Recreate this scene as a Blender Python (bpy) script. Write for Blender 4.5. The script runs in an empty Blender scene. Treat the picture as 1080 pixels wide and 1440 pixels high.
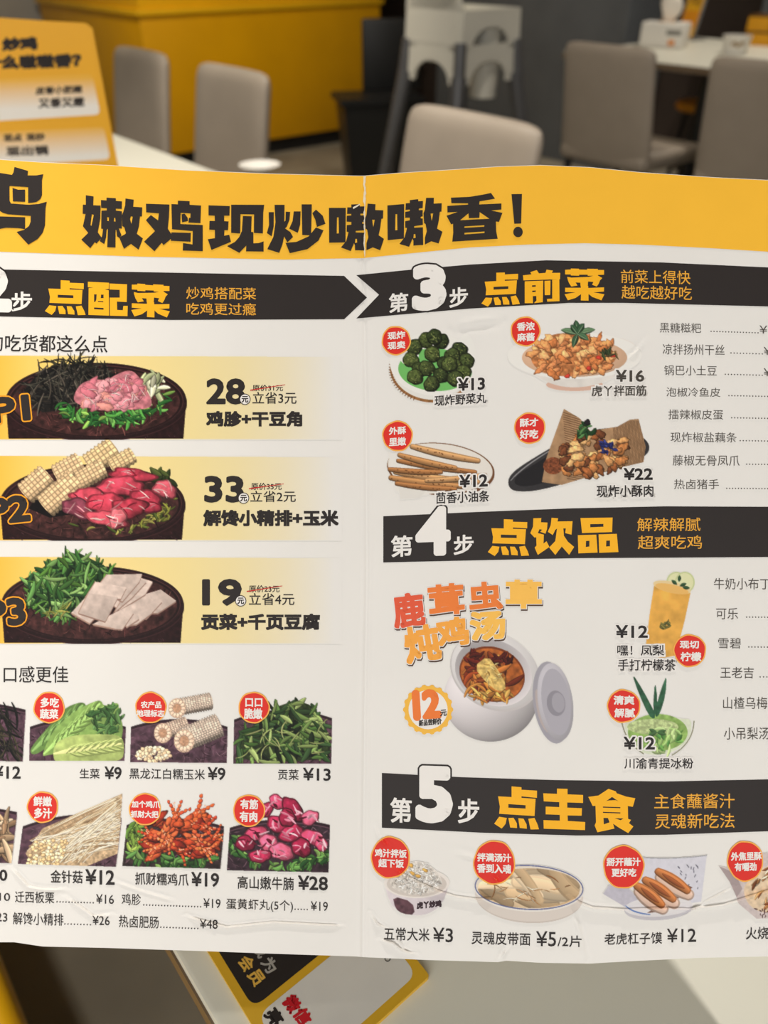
import bpy, bmesh, math, random
import numpy as np
from mathutils import Vector, Matrix, geometry

SC = bpy.context.scene
COL = SC.collection
# ------------------------------------------------------------------ camera, world, lights, exposure
F = 1100.0                                   # focal length in pixels of the 1080x1440 frame
PITCH = math.radians(36.0)
CAM = Vector((0.0, 0.0, 1.15))
RIGHT = Vector((1, 0, 0)); FWD = Vector((0, math.cos(PITCH), -math.sin(PITCH))); UP = Vector((0, math.sin(PITCH), math.cos(PITCH)))
cam_data = bpy.data.cameras.new('camera'); cam = bpy.data.objects.new('camera', cam_data); COL.objects.link(cam)
cam.location = CAM; cam.rotation_euler = (math.pi / 2 - PITCH, 0, 0)
cam_data.sensor_width = 36.0; cam_data.lens = F / 1440.0 * 36.0; cam_data.clip_start = 0.01; cam_data.clip_end = 100
cam_data.dof.use_dof = True; cam_data.dof.focus_distance = 0.345; cam_data.dof.aperture_fstop = 8.0
SC.camera = cam
w = bpy.data.worlds.new('world'); SC.world = w; w.use_nodes = True
w.node_tree.nodes['Background'].inputs[0].default_value = (0.98, 1.0, 0.9, 1); w.node_tree.nodes['Background'].inputs[1].default_value = 0.18
SC.view_settings.view_transform = 'Standard'; SC.view_settings.look = 'None'
SC.view_settings.gamma = 1.0; SC.view_settings.use_curve_mapping = False
SC.view_settings.exposure = 0.10

def area_light(name, loc, target, sx, sy, power, color):
    l = bpy.data.lights.new(name, 'AREA'); l.shape = 'RECTANGLE'; l.size = sx; l.size_y = sy; l.energy = power; l.color = color
    o = bpy.data.objects.new(name, l); COL.objects.link(o); o.location = loc
    o.rotation_euler = (Vector(target) - Vector(loc)).to_track_quat('-Z', 'Y').to_euler(); return o
def spot_light(name, loc, target, power, color, radius, angle, blend=0.5):
    l = bpy.data.lights.new(name, 'SPOT'); l.energy = power; l.color = color; l.shadow_soft_size = radius; l.spot_size = math.radians(angle); l.spot_blend = blend
    o = bpy.data.objects.new(name, l); COL.objects.link(o); o.location = loc
    o.rotation_euler = (Vector(target) - Vector(loc)).to_track_quat('-Z', 'Y').to_euler(); return o
area_light('front_fill', (-0.5, -2.6, 1.75), (0, 0.4, 0.95), 3.4, 1.7, 70, (1.0, 0.985, 0.965))  # added fill behind the camera to brighten the menu face, no window modelled
spot_light('table_downlight', (0.29, 1.11, 2.62), (0.1, 0.8, 0.74), 90, (1.0, 0.945, 0.87), 0.014, 100)
spot_light('second_table_downlight', (-0.78, 2.10, 2.62), (-0.74, 2.1, 0.74), 135, (1.0, 0.93, 0.82), 0.05, 75)
spot_light('far_downlight', (2.05, 4.25, 2.62), (1.9, 4.2, 0.7), 95, (1.0, 0.91, 0.79), 0.06, 80)
spot_light('aisle_downlight', (-1.2, 3.4, 2.62), (-1.0, 5.4, 0.5), 120, (1.0, 0.90, 0.74), 0.06, 100)
spot_light('high_chair_fill_spot', (0.15, 2.5, 2.62), (0.35, 3.8, 0.7), 62, (1.0, 0.92, 0.80), 0.06, 80)  # added spot that brightens the high chairs, no fixture modelled
spot_light('floor_fill_spot', (-0.50, 0.30, 2.62), (-0.46, 0.42, 0.0), 56, (1.0, 0.93, 0.82), 0.06, 30)  # added narrow spot that lifts the dark floor between bench and table

# ------------------------------------------------------------------ helpers
def lin1(c):
    c = c / 255.0
    return c / 12.92 if c <= 0.04045 else ((c + 0.055) / 1.055) ** 2.4
def lin(rgb): return tuple(lin1(c) for c in rgb)
def linarr(a):
    a = np.clip(a, 0, 255) / 255.0
    return np.where(a <= 0.04045, a / 12.92, ((a + 0.055) / 1.055) ** 2.4)
MATS = {}
def mat(name, rgb, rough=0.6, spec=0.3, var=0.06, scale=30.0, metallic=0.0, bump=0.0, bscale=200.0, coat=0.0, alpha=None, trans=0.0):
    if name in MATS: return MATS[name]
    m = bpy.data.materials.new(name); m.use_nodes = True; nt = m.node_tree; b = nt.nodes['Principled BSDF']
    tc = nt.nodes.new('ShaderNodeTexCoord'); n = nt.nodes.new('ShaderNodeTexNoise'); n.inputs['Scale'].default_value = scale; n.inputs['Detail'].default_value = 4
    r = nt.nodes.new('ShaderNodeValToRGB'); c = lin(rgb)
    r.color_ramp.elements[0].position = 0.3; r.color_ramp.elements[1].position = 0.7
    r.color_ramp.elements[0].color = tuple(min(1, x * (1 - var)) for x in c) + (1,)
    r.color_ramp.elements[1].color = tuple(min(1, x * (1 + var)) for x in c) + (1,)
    nt.links.new(tc.outputs['Object'], n.inputs['Vector']); nt.links.new(n.outputs['Fac'], r.inputs['Fac']); nt.links.new(r.outputs['Color'], b.inputs['Base Color'])
    b.inputs['Roughness'].default_value = rough; b.inputs['Specular IOR Level'].default_value = spec; b.inputs['Metallic'].default_value = metallic
    b.inputs['Coat Weight'].default_value = coat; b.inputs['Transmission Weight'].default_value = trans
    if bump:
        n2 = nt.nodes.new('ShaderNodeTexNoise'); n2.inputs['Scale'].default_value = bscale; n2.inputs['Detail'].default_value = 3
        bp = nt.nodes.new('ShaderNodeBump'); bp.inputs['Strength'].default_value = bump; bp.inputs['Distance'].default_value = 0.002
        nt.links.new(tc.outputs['Object'], n2.inputs['Vector']); nt.links.new(n2.outputs['Fac'], bp.inputs['Height']); nt.links.new(bp.outputs['Normal'], b.inputs['Normal'])
    MATS[name] = m; return m
def ink(name, rgb): return mat('ink_' + name, rgb, rough=0.5, spec=0.14, var=0.015, scale=60)
def put(name, me, material, parent=None):
    o = bpy.data.objects.new(name, me); COL.objects.link(o)
    if material: me.materials.append(material)
    if parent: o.parent = parent; o.matrix_parent_inverse = Matrix.Translation(parent.location).inverted() if parent.get('flat') else Matrix.Identity(4)
    return o
def obj(name, bm, material, parent=None, smooth=None):
    me = bpy.data.meshes.new(name); bmesh.ops.recalc_face_normals(bm, faces=bm.faces); bm.to_mesh(me); bm.free()
    o = put(name, me, material, parent)
    if smooth is not None:
        for p in me.polygons: p.use_smooth = True
        me.set_sharp_from_angle(angle=math.radians(smooth))
    return o
def thing(name, label, cat, loc=(0, 0, 0), rz=0.0, group=None):
    o = bpy.data.objects.new(name, None); COL.objects.link(o); o.location = loc; o.rotation_euler = (0, 0, rz); o.empty_display_size = 0.05
    return tag(o, label, cat, group)
def tag(o, label, cat, group=None):
    o['label'] = label; o['category'] = cat
    if group: o['group'] = group
    return o
def struct(name, bm, m, smooth=None):
    o = obj(name, bm, m, None, smooth); o['kind'] = 'structure'; return o
def add_box(bm, x0, x1, y0, y1, z0, z1, M=None):
    r = bmesh.ops.create_cube(bm, size=1.0); vs = r['verts']
    bmesh.ops.scale(bm, vec=(x1 - x0, y1 - y0, z1 - z0), verts=vs)
    bmesh.ops.translate(bm, vec=((x0 + x1) / 2, (y0 + y1) / 2, (z0 + z1) / 2), verts=vs)
    if M is not None: bmesh.ops.transform(bm, matrix=M, verts=vs)
    return vs
def box(x0, x1, y0, y1, z0, z1, bev=0.0, seg=2, M=None):
    bm = bmesh.new(); add_box(bm, x0, x1, y0, y1, z0, z1)
    if bev: bmesh.ops.bevel(bm, geom=list(bm.edges), offset=bev, segments=seg, affect='EDGES', profile=0.5)
    if M is not None: bmesh.ops.transform(bm, matrix=M, verts=bm.verts)
    return bm
def add_tube(bm, pts, rad, n=10):
    pts = [Vector(p) for p in pts]; rads = rad if isinstance(rad, (list, tuple)) else [rad] * len(pts); rings = []
    for i, p in enumerate(pts):
        d = (pts[min(i + 1, len(pts) - 1)] - pts[max(i - 1, 0)]).normalized()
        a = d.orthogonal().normalized() if i == 0 else (a - d * a.dot(d)).normalized()
        b = d.cross(a)
        rings.append([bm.verts.new(p + (a * math.cos(t) + b * math.sin(t)) * rads[i]) for t in [2 * math.pi * k / n for k in range(n)]])
    for r0, r1 in zip(rings, rings[1:]):
        for k in range(n): bm.faces.new((r0[k], r0[(k + 1) % n], r1[(k + 1) % n], r1[k]))
    bm.faces.new(rings[0]); bm.faces.new(rings[-1])
def tube(pts, rad, n=10):
    bm = bmesh.new(); add_tube(bm, pts, rad, n); return bm
def lathe(profile, n=40):
    bm = bmesh.new(); rings = []
    for r, z in profile:
        rings.append([bm.verts.new((r * math.cos(2 * math.pi * k / n), r * math.sin(2 * math.pi * k / n), z)) for k in range(n)] if r > 1e-6 else [bm.verts.new((0, 0, z))])
    for a, b in zip(rings, rings[1:]):
        for k in range(n):
            f = [a[k % len(a)], a[(k + 1) % len(a)], b[(k + 1) % len(b)], b[k % len(b)]]; u = []
            for v in f:
                if v not in u: u.append(v)
            if len(u) >= 3: bm.faces.new(u)
    return bm
def prism(poly, z0, z1):
    bm = bmesh.new(); a = [bm.verts.new((x, y, z0)) for x, y in poly]; b = [bm.verts.new((x, y, z1)) for x, y in poly]
    bm.faces.new(a[::-1]); bm.faces.new(b); n = len(poly)
    for k in range(n): bm.faces.new((a[k], a[(k + 1) % n], b[(k + 1) % n], b[k]))
    return bm
def at(px, py, z):
    """the point of the plane at height z that the photo shows at a pixel"""
    d = RIGHT * ((px - 540) / F) + UP * ((720 - py) / F) + FWD
    k = (z - CAM.z) / d.z
    return CAM + d * k

# directions of the room: NV across the tables, TV along them
NV = Vector((0.776, 0.631, 0)).normalized(); TV = Vector((-NV.y, NV.x, 0))
ROT = math.atan2(TV.y, TV.x)                 # turns local x onto TV; local y becomes -NV
def dt(d, s, z=0.0): return Vector((NV.x * d + TV.x * s, NV.y * d + TV.y * s, z))

# ------------------------------------------------------------------ the room shell
m_floor = mat('grey_concrete_floor', (146, 139, 124), 0.55, 0.3, 0.22, 3.0, bump=0.1, bscale=40)
RF = Matrix.Rotation(ROT, 4, 'Z')
def room_box(s0, s1, d0, d1, z0, z1, bev=0.0):   # axis-aligned in (s, d): local x = TV, local y = -NV
    return box(s0, s1, -d1, -d0, z0, z1, bev, 2, RF)
S0, S1, D0, D1, H = -4.2, 6.6, -3.2, 4.75, 2.75
struct('floor', room_box(S0, S1, D0, D1, -0.1, 0.0), m_floor)
struct('ceiling', room_box(S0, S1, D0, D1, H, H + 0.1), mat('white_ceiling', (205, 200, 192), 0.8, 0.1, 0.02, 4))
m_dark = mat('dark_brown_wall', (62, 52, 46), 0.6, 0.25, 0.1, 5)
struct('wall_back', room_box(S0 - 0.1, S1 + 0.1, D1, D1 + 0.1, 0.0, H), m_dark)
struct('wall_left', room_box(S1, S1 + 0.1, D0, D1, 0.0, H), mat('grey_wall', (150, 146, 138), 0.7, 0.2, 0.05, 5))
struct('wall_right', room_box(S0 - 0.1, S0, D0, D1, 0.0, H), mat('grey_wall', (150, 146, 138)))
m_pillar = mat('slate_grey_wall', (88, 91, 94), 0.6, 0.25, 0.08, 6)
# ------------------------------------------------------------------ the printed menu: a real curved sheet
Z0 = 0.352
FOLD = np.array([(511, 200), (512, 420), (515, 600), (516, 800), (513, 1000), (511, 1200), (510, 1400)], float)
CREASES = [  # polyline of the crease, height, width (pixels), dent
    ([(14, 1220), (40, 1248), (62, 1252), (92, 1251)], 0.00030, 3.0),
    ([(92, 1262), (112, 1276), (131, 1290), (158, 1287)], 0.00030, 3.0),
    ([(160, 1240), (205, 1256), (246, 1268)], 0.00016, 3.0),
    ([(262, 1289), (281, 1295), (319, 1305), (384, 1298), (440, 1301), (484, 1303)], 0.00038, 2.6),
    ([(524, 1160), (534, 1178), (546, 1192)], 0.00030, 3.0),
    ([(556, 1222), (576, 1236), (615, 1254), (640, 1262), (672, 1266), (700, 1263)], 0.00045, 3.0),
    ([(688, 1226), (700, 1240), (714, 1251)], 0.00020, 3.0),
    ([(800, 1262), (815, 1271), (833, 1278), (881, 1281), (925, 1279), (967, 1280), (1021, 1273), (1085, 1253), (1150, 1240)], 0.00050, 3.4),
    ([(960, 1290), (995, 1268), (1031, 1249)], 0.00035, 3.0),
    ([(806, 1285), (815, 1310), (822, 1345)], 0.00022, 4.0),
    ([(704, 1352), (710, 1340), (717, 1331)], 0.00050, 3.0),
    ([(520, 1285), (530, 1300), (545, 1308)], 0.00040, 2.6),
    ([(533, 1322), (553, 1327), (566, 1338), (586, 1343)], 0.00050, 2.6),
    ([(548, 1312), (562, 1326), (570, 1340)], 0.00035, 2.6),
    ([(700, 448), (668, 452), (640, 458)], 0.00025, 6.0),
    ([(882, 506), (896, 494), (910, 476)], 0.00025, 3.0),
    ([(640, 1200), (660, 1204), (672, 1212)], 0.00020, 4.0),
]
def seg_dist(X, Y, pts):
    best = np.full(X.shape, 1e9); sgn = np.zeros(X.shape)
    for (x0, y0), (x1, y1) in zip(pts, pts[1:]):
        dx, dy = x1 - x0, y1 - y0; L = math.hypot(dx, dy)
        t = np.clip(((X - x0) * dx + (Y - y0) * dy) / L ** 2, 0, 1)
        d = np.hypot(X - x0 - t * dx, Y - y0 - t * dy); c = ((X - x0) * dy - (Y - y0) * dx) / L
        k = d < best; best = np.where(k, d, best); sgn = np.where(k, np.sign(c), sgn)
    return best, sgn
def height(px, py):
    """how far the paper comes towards the reader, over its base plane"""
    fx = np.interp(py, FOLD[:, 1], FOLD[:, 0]); u = (px - fx) * Z0 / F; v = (720 - py) * Z0 / F
    g = 0.10 * (np.sqrt(np.maximum(u, 0) ** 2 + 0.0025 ** 2) - 0.0025) + 0.075 * (np.sqrt(np.minimum(u, 0) ** 2 + 0.0025 ** 2) - 0.0025)
    ur = np.clip(u / 0.22, 0, 1.2); ul = np.clip(-u / 0.2, 0, 1.2)
    g = g + 0.010 * np.sin(ur * 2.6) * (v / 0.2) * 0.6 - 0.004 * np.sin(ul * 3.0) * (v / 0.2)
    d = np.abs(px - fx)
    g = g - 0.00035 * np.exp(-(d / 2.2) ** 2) + 0.00015 * np.exp(-((d - 5) / 2.5) ** 2)
    for pts, a, wd in CREASES:
        wd = wd * 0.72
        xs = [p[0] for p in pts]; ys = [p[1] for p in pts]; m = 5 * wd + 12
        k = (px > min(xs) - m) & (px < max(xs) + m) & (py > min(ys) - m) & (py < max(ys) + m)
        if not k.any(): continue
        dd, sg = seg_dist(px[k], py[k], pts)
        # fade at both ends
        e0 = np.hypot(px[k] - xs[0], py[k] - ys[0]); e1 = np.hypot(px[k] - xs[-1], py[k] - ys[-1])
        fade = np.clip(np.minimum(e0, e1) / 14.0, 0.0, 1.0)
        g[k] += 1.9 * a * fade * (np.exp(-(dd / wd) ** 2) - 0.75 * np.exp(-((dd * sg - 1.9 * wd) / (1.3 * wd)) ** 2))
    return g
def surf(px, py, off=0.0):
    px = np.asarray(px, float); py = np.asarray(py, float); shp = px.shape; px = px.ravel(); py = py.ravel()
    off = off + np.where(np.asarray(off) > 0, 0.0001 * np.clip((py - 1165) / 25, 0, 1) + 0.00022 * np.clip(1.6 - np.abs(px - 512) / 9, 0, 1), 0.0)        # a hair more where the sheet is creased
    Z = Z0 - height(px, py) - off
    P = np.outer((px - 540) / F * Z, np.array(RIGHT)) + np.outer((720 - py) / F * Z, np.array(UP)) + np.outer(Z, np.array(FWD)) + np.array(CAM)
    return P.reshape(shp + (3,))
surf0 = surf
TOP = np.array([(-170, 216), (0, 224), (60, 228), (150, 232), (260, 239), (380, 244), (500, 247), (512, 247), (560, 243), (640, 238), (700, 234), (760, 232), (830, 235), (900, 242), (1000, 249), (1080, 253), (1170, 256)], float)
BOT = np.array([(-170, 1322), (0, 1325), (20, 1325), (60, 1331), (150, 1333), (300, 1338), (380, 1341), (500, 1345), (512, 1346), (600, 1350), (700, 1353), (712, 1351), (760, 1354), (830, 1355), (900, 1351), (985, 1347), (1080, 1345), (1170, 1343)], float)
X_L, X_R = -170.0, 1098.0
PAPER = (232, 229, 225)
def grid_mesh(name, P, back=None):
    """P (rows, cols, 3): an open grid, or a closed thin sheet when back is given"""
    R, C = P.shape[:2]; n = R * C; idx = np.arange(n).reshape(R, C)
    q = np.stack([idx[:-1, :-1], idx[1:, :-1], idx[1:, 1:], idx[:-1, 1:]], -1).reshape(-1, 4)
    V = P.reshape(-1, 3)
    if back is not None:
        V = np.concatenate([V, back.reshape(-1, 3)]); qb = q[:, ::-1] + n
        loop = np.concatenate([idx[0, :-1], idx[:-1, -1], idx[-1, :0:-1], idx[:0:-1, 0]]); nx = np.roll(loop, -1)
        q = np.concatenate([q, qb, np.stack([loop, nx, nx + n, loop + n], -1)])
    return raw_mesh(name, V, q)
def raw_mesh(name, V, Q):
    me = bpy.data.meshes.new(name); me.vertices.add(len(V)); me.vertices.foreach_set('co', np.ascontiguousarray(V, np.float32).ravel())
    k = Q.shape[1]; me.loops.add(Q.size); me.loops.foreach_set('vertex_index', np.ascontiguousarray(Q, np.int32).ravel())
    me.polygons.add(len(Q)); me.polygons.foreach_set('loop_start', np.arange(0, Q.size, k, dtype=np.int32))
    me.update(calc_edges=True); return me

foot = surf(np.array([511.0]), np.array([1346.0]))[0]
menu = thing('folded_menu', 'large creased menu sheet with printed dish photos and black numbered banners', 'menu', (float(foot[0]), float(foot[1]), float(foot[2])))
menu['flat'] = 1
m_paper = mat('white_coated_paper', PAPER, 0.48, 0.15, 0.012, 25)
cols = np.concatenate([np.arange(X_L, 498, 2.0), np.arange(498, 528, 1.0), np.arange(528, X_R + .1, 2.0)]); rows = np.concatenate([np.linspace(0, .865, 230), np.linspace(.867, 1, 130)])
PX = np.tile(cols, (len(rows), 1)); PY = np.interp(PX[0], TOP[:, 0], TOP[:, 1])[None, :] * (1 - rows[:, None]) + np.interp(PX[0], BOT[:, 0], BOT[:, 1])[None, :] * rows[:, None]
FR = surf(PX, PY); BK = FR + np.array(FWD) * 0.00035
sheet = put('sheet', grid_mesh('sheet', FR, BK), m_paper, menu)
for p in sheet.data.polygons: p.use_smooth = True
sheet.data.set_sharp_from_angle(angle=math.radians(50))

LAY = 0.00008; STEP = 0.00002
def off(layer): return LAY + STEP * layer
def curve_y(tab, xs): return np.interp(xs, [p[0] for p in tab], [p[1] for p in tab])
def band(name, x0, x1, top, bot, material, parent, layer=0, notch_l=0.0, notch_r=0.0):
    """a printed strip between two polylines; notch = arrow depth of its ends"""
    n = max(2, int((x1 - x0) / 2)); v = np.linspace(0, 1, 19)
    U, V = np.meshgrid(np.linspace(0, 1, n), v); arrow = 1 - np.abs(2 * V - 1)
    a = x0 + notch_l * arrow; b = x1 + notch_r * arrow; X = a + (b - a) * U
    Y = curve_y(top, X) * (1 - V) + curve_y(bot, X) * V
    return put(name, grid_mesh(name, surf(X, Y, off(layer))), material, parent)
def flat_shape(name, loops, material, parent, layer=1, maxe=9.0):
    """printed polygons given in the plane of the print"""
    bm = bmesh.new()
    for lp in loops:
        vs = [bm.verts.new((x, y, 0)) for x, y in lp]
        for t in geometry.tessellate_polygon([[Vector((x, y, 0)) for x, y in lp]]): 
            try: bm.faces.new([vs[i] for i in t])
            except ValueError: pass
    return finish_flat(name, bm, material, parent, layer, maxe)
def split_tris(V, Q, maxe):
    """cut triangles at their mid-points until no side is longer than maxe"""
    T = V[Q]                                                            # (n, 3, 3)
    for _ in range(9):
        L = np.linalg.norm(T[:, :, :2] - np.roll(T, -1, 1)[:, :, :2], axis=2); i = L.argmax(1); big = L.max(1) > maxe
        if not big.any(): break
        B = T[big]; i = i[big]; r = np.arange(len(B)); a, b, c = B[r, i], B[r, (i + 1) % 3], B[r, (i + 2) % 3]; m = (a + b) / 2
        T = np.concatenate([T[~big], np.stack([a, m, c], 1), np.stack([m, b, c], 1)])
    return T.reshape(-1, 3), np.arange(len(T) * 3).reshape(-1, 3)
def finish_flat(name, bm, material, parent, layer, maxe):
    V = np.array([v.co[:] for v in bm.verts]); bm.verts.index_update()
    Q = np.array([[v.index for v in f.verts] for f in bm.faces], int); bm.free()
    if V[:, 1].max() > 1215 and surf is surf0: maxe = min(maxe, 3.0)                # the creased foot of the sheet
    if max(np.linalg.norm(V[Q[:, k], :2] - V[Q[:, k - 1], :2], axis=1).max() for k in range(3)) > maxe: V, Q = split_tris(V, Q, maxe)
    dz = V[:, 2]
    a = V[Q[:, 1], :2] - V[Q[:, 0], :2]; b = V[Q[:, 2], :2] - V[Q[:, 0], :2]
    flip = (a[:, 0] * b[:, 1] - a[:, 1] * b[:, 0]) > 0                 # y runs down: this side must face the reader
    Q[flip] = Q[flip][:, ::-1]
    return put(name, raw_mesh(name, surf(V[:, 0], V[:, 1], off(layer) + dz), Q), material, parent)
def circle(cx, cy, rx, ry=None, n=36, wob=0.0, seed=1, rot=0.0):
    ry = ry or rx; rnd = random.Random(seed); ph = [rnd.uniform(0, 6.28) for _ in range(3)]; out = []
    for k in range(n):
        t = 2 * math.pi * k / n; f = 1 + wob * (math.sin(3 * t + ph[0]) + math.sin(5 * t + ph[1]) + 0.7 * math.sin(9 * t + ph[2]))
        x, y = rx * f * math.cos(t), ry * f * math.sin(t)
        out.append((cx + x * math.cos(rot) - y * math.sin(rot), cy + x * math.sin(rot) + y * math.cos(rot)))
    return out
def ring(cx, cy, r0, r1, n=40):
    lo = []
    for k in range(n):
        a, b = 2 * math.pi * k / n, 2 * math.pi * (k + 1) / n
        lo.append([(cx + r0 * math.cos(a), cy + r0 * math.sin(a)), (cx + r1 * math.cos(a), cy + r1 * math.sin(a)), (cx + r1 * math.cos(b), cy + r1 * math.sin(b)), (cx + r0 * math.cos(b), cy + r0 * math.sin(b))])
    return lo
SLX = [-100, 0, 250, 480, 560, 700, 850, 1050, 1200]; SLY = [300, 410, 560, 760, 900, 1130, 1300]
SL = np.array([[.04, .04, .03, -.01, -.10, -.07, .01, .05, .05], [.02, .02, .015, .005, -.09, -.06, 0, .045, .045], [.005, .005, 0, 0, -.08, -.05, -.015, .02, .02],
               [0, 0, 0, 0, -.04, -.035, -.01, 0, 0], [0, 0, 0, 0, -.01, -.01, 0, .01, .01], [.01, .01, .02, .02, .04, .03, .01, -.02, -.02], [.03, .03, .035, .03, .03, .03, -.02, -.03, -.03]])
def slope(x, y):
    r = [np.interp(x, SLX, SL[i]) for i in range(len(SLY))]; return float(np.interp(y, SLY, r))
GLYPHS = {}
def glyph_mesh(s):
    """outline of a piece of writing in its own em units, normalised to its ink box"""
    if s in GLYPHS: return GLYPHS[s]
    c = bpy.data.curves.new('lettering', 'FONT'); c.body = s; c.size = 1.0; c.resolution_u = 3
    o = bpy.data.objects.new('lettering', c); COL.objects.link(o)
    me = bpy.data.meshes.new_from_object(o.evaluated_get(bpy.context.evaluated_depsgraph_get()))
    V = np.array([v.co[:2] for v in me.vertices]); T = [tuple(p.vertices) for p in me.polygons]
    bpy.data.objects.remove(o); bpy.data.curves.remove(c); bpy.data.meshes.remove(me)
    GLYPHS[s] = (V, T); return GLYPHS[s]
def text_geo(bm, s, b, bold=0.0, grow=0.0, sl=None, italic=0.0, dz0=0.0, rot=0.0, square=None):
    """b = (x0, y0, x1, y1) ink box in print units; bold = extra stroke in em; grow = extra stroke in pixels"""
    V, T = glyph_mesh(s); lo, hi = V.min(0), V.max(0); x0, y0, x1, y1 = b
    if sl is None: sl = slope((x0 + x1) / 2, (y0 + y1) / 2)
    kx = (x1 - x0) / max(1e-6, hi[0] - lo[0]); ky = (y1 - y0) / max(1e-6, hi[1] - lo[1]); em = min(max(kx, ky), 2.0 * min(kx, ky))
    r = bold * em; cx, cy = (x0 + x1) / 2, (y0 + y1) / 2
    sx = (x1 - x0 - 2 * r) / max(1e-6, (hi[0] - lo[0])); sy = (y1 - y0 - 2 * r) / max(1e-6, (hi[1] - lo[1]))
    X = x0 + r + (V[:, 0] - lo[0]) * sx; Y = y1 - r - (V[:, 1] - lo[1]) * sy
    X = X + italic * (cy - Y); Y = Y + sl * (X - cx)
    if rot:
        dx, dy = X - cx, Y - cy; X = cx + dx * math.cos(rot) - dy * math.sin(rot); Y = cy + dx * math.sin(rot) + dy * math.cos(rot)
    R = r + grow
    if square is None: square = ord(s[0]) > 0x2000
    P = np.stack([X, Y], 1)
    def fan(pts, dz):
        vs = [bm.verts.new((x, y, dz)) for x, y in pts]
        for i in range(1, len(vs) - 1):
            try: bm.faces.new((vs[0], vs[i], vs[i + 1]))
            except ValueError: pass
    vs = [bm.verts.new((x, y, dz0)) for x, y in P]
    for t in T:
        try: bm.faces.new([vs[i] for i in t])
        except ValueError: pass
    if R <= 0: return
    n = 4 if square else 12; el = [(R * (1.41421 if square else 1.0) * math.cos(math.pi / 4 + 2 * math.pi * k / n), R * (1.41421 if square else 1.0) * math.sin(math.pi / 4 + 2 * math.pi * k / n)) for k in range(n)]
    if square and sl: el = [(x, y + sl * x) for x, y in el]
    for k, (i, j) in enumerate(glyph_edges(s)):                       # every outline edge swept by the pen
        fan(hull([(P[m][0] + x, P[m][1] + y) for m in (i, j) for x, y in el]), dz0 + 4e-7 * (1 + k % 7))
EDGES = {}
def glyph_edges(s):
    if s not in EDGES:
        cnt = {}
        V, T = glyph_mesh(s); key = {}; ids = [key.setdefault((round(float(v[0]), 5), round(float(v[1]), 5)), i) for i, v in enumerate(V)]
        for t in T:
            for i in range(len(t)):
                e = tuple(sorted((ids[t[i - 1]], ids[t[i]]))); cnt[e] = cnt.get(e, 0) + 1
        EDGES[s] = [e for e, c in cnt.items() if c == 1 and e[0] != e[1]]
    return EDGES[s]
def hull(pts):
    pts = sorted(set((round(x, 4), round(y, 4)) for x, y in pts))
    def half(ps):
        h = []
        for p in ps:
            while len(h) > 1 and (h[-1][0] - h[-2][0]) * (p[1] - h[-2][1]) - (h[-1][1] - h[-2][1]) * (p[0] - h[-2][0]) <= 0: h.pop()
            h.append(p)
        return h[:-1]
    return half(pts) + half(pts[::-1])
def text(name, items, material, parent, layer=2, bold=0.0, grow=0.0, label=None, maxe=9.0, **kw):
    bm = bmesh.new()
    for it in items:
        k2 = dict(kw); 
        if len(it) > 2: k2.update(it[2])
        bo = k2.pop('bold', bold); gr = k2.pop('grow', grow)
        text_geo(bm, it[0], it[1], bo, gr, **k2)
    bmesh.ops.triangulate(bm, faces=[f for f in bm.faces if len(f.verts) > 3])
    o = finish_flat(name, bm, material, parent, layer, maxe)
    if label: o['label'] = label
    return o
def dots_geo(x0, x1, y, n, r=0.95, sl=None):
    if sl is None: sl = slope((x0 + x1) / 2, y)
    xc = (x0 + x1) / 2
    return [circle(x, y + sl * (x - xc), r, n=8) for x in np.linspace(x0, x1, n)]

K_BLACK = ink('black', (48, 43, 42)); K_TEXT = ink('text_black', (46, 42, 42)); K_GREY = ink('text_grey', (84, 79, 74)); K_YEL = ink('yellow', (247, 188, 58))
K_GOLD = ink('banner_yellow', (250, 182, 36)); K_GOLDT = ink('tagline_yellow', (236, 170, 60)); K_WHITE = ink('white', (236, 232, 228)); K_RED = ink('red', (221, 52, 44)); K_RIM = ink('badge_rim', (244, 176, 84)); K_STRIKE = ink('strike_red', (196, 44, 44))
K_ORANGE = ink('outline_orange', (240, 160, 40))

BTOP = [(-170, 205)] + [tuple(p) for p in TOP]
band('header_band', X_L, X_R, [(x, y + 0.6) for x, y in TOP], [(-170, 347), (0, 354), (200, 361), (400, 365), (510, 363), (580, 356), (660, 348), (740, 344), (822, 342), (900, 344), (1000, 349), (1080, 354), (1170, 358)], K_YEL, menu, 0)
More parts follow.
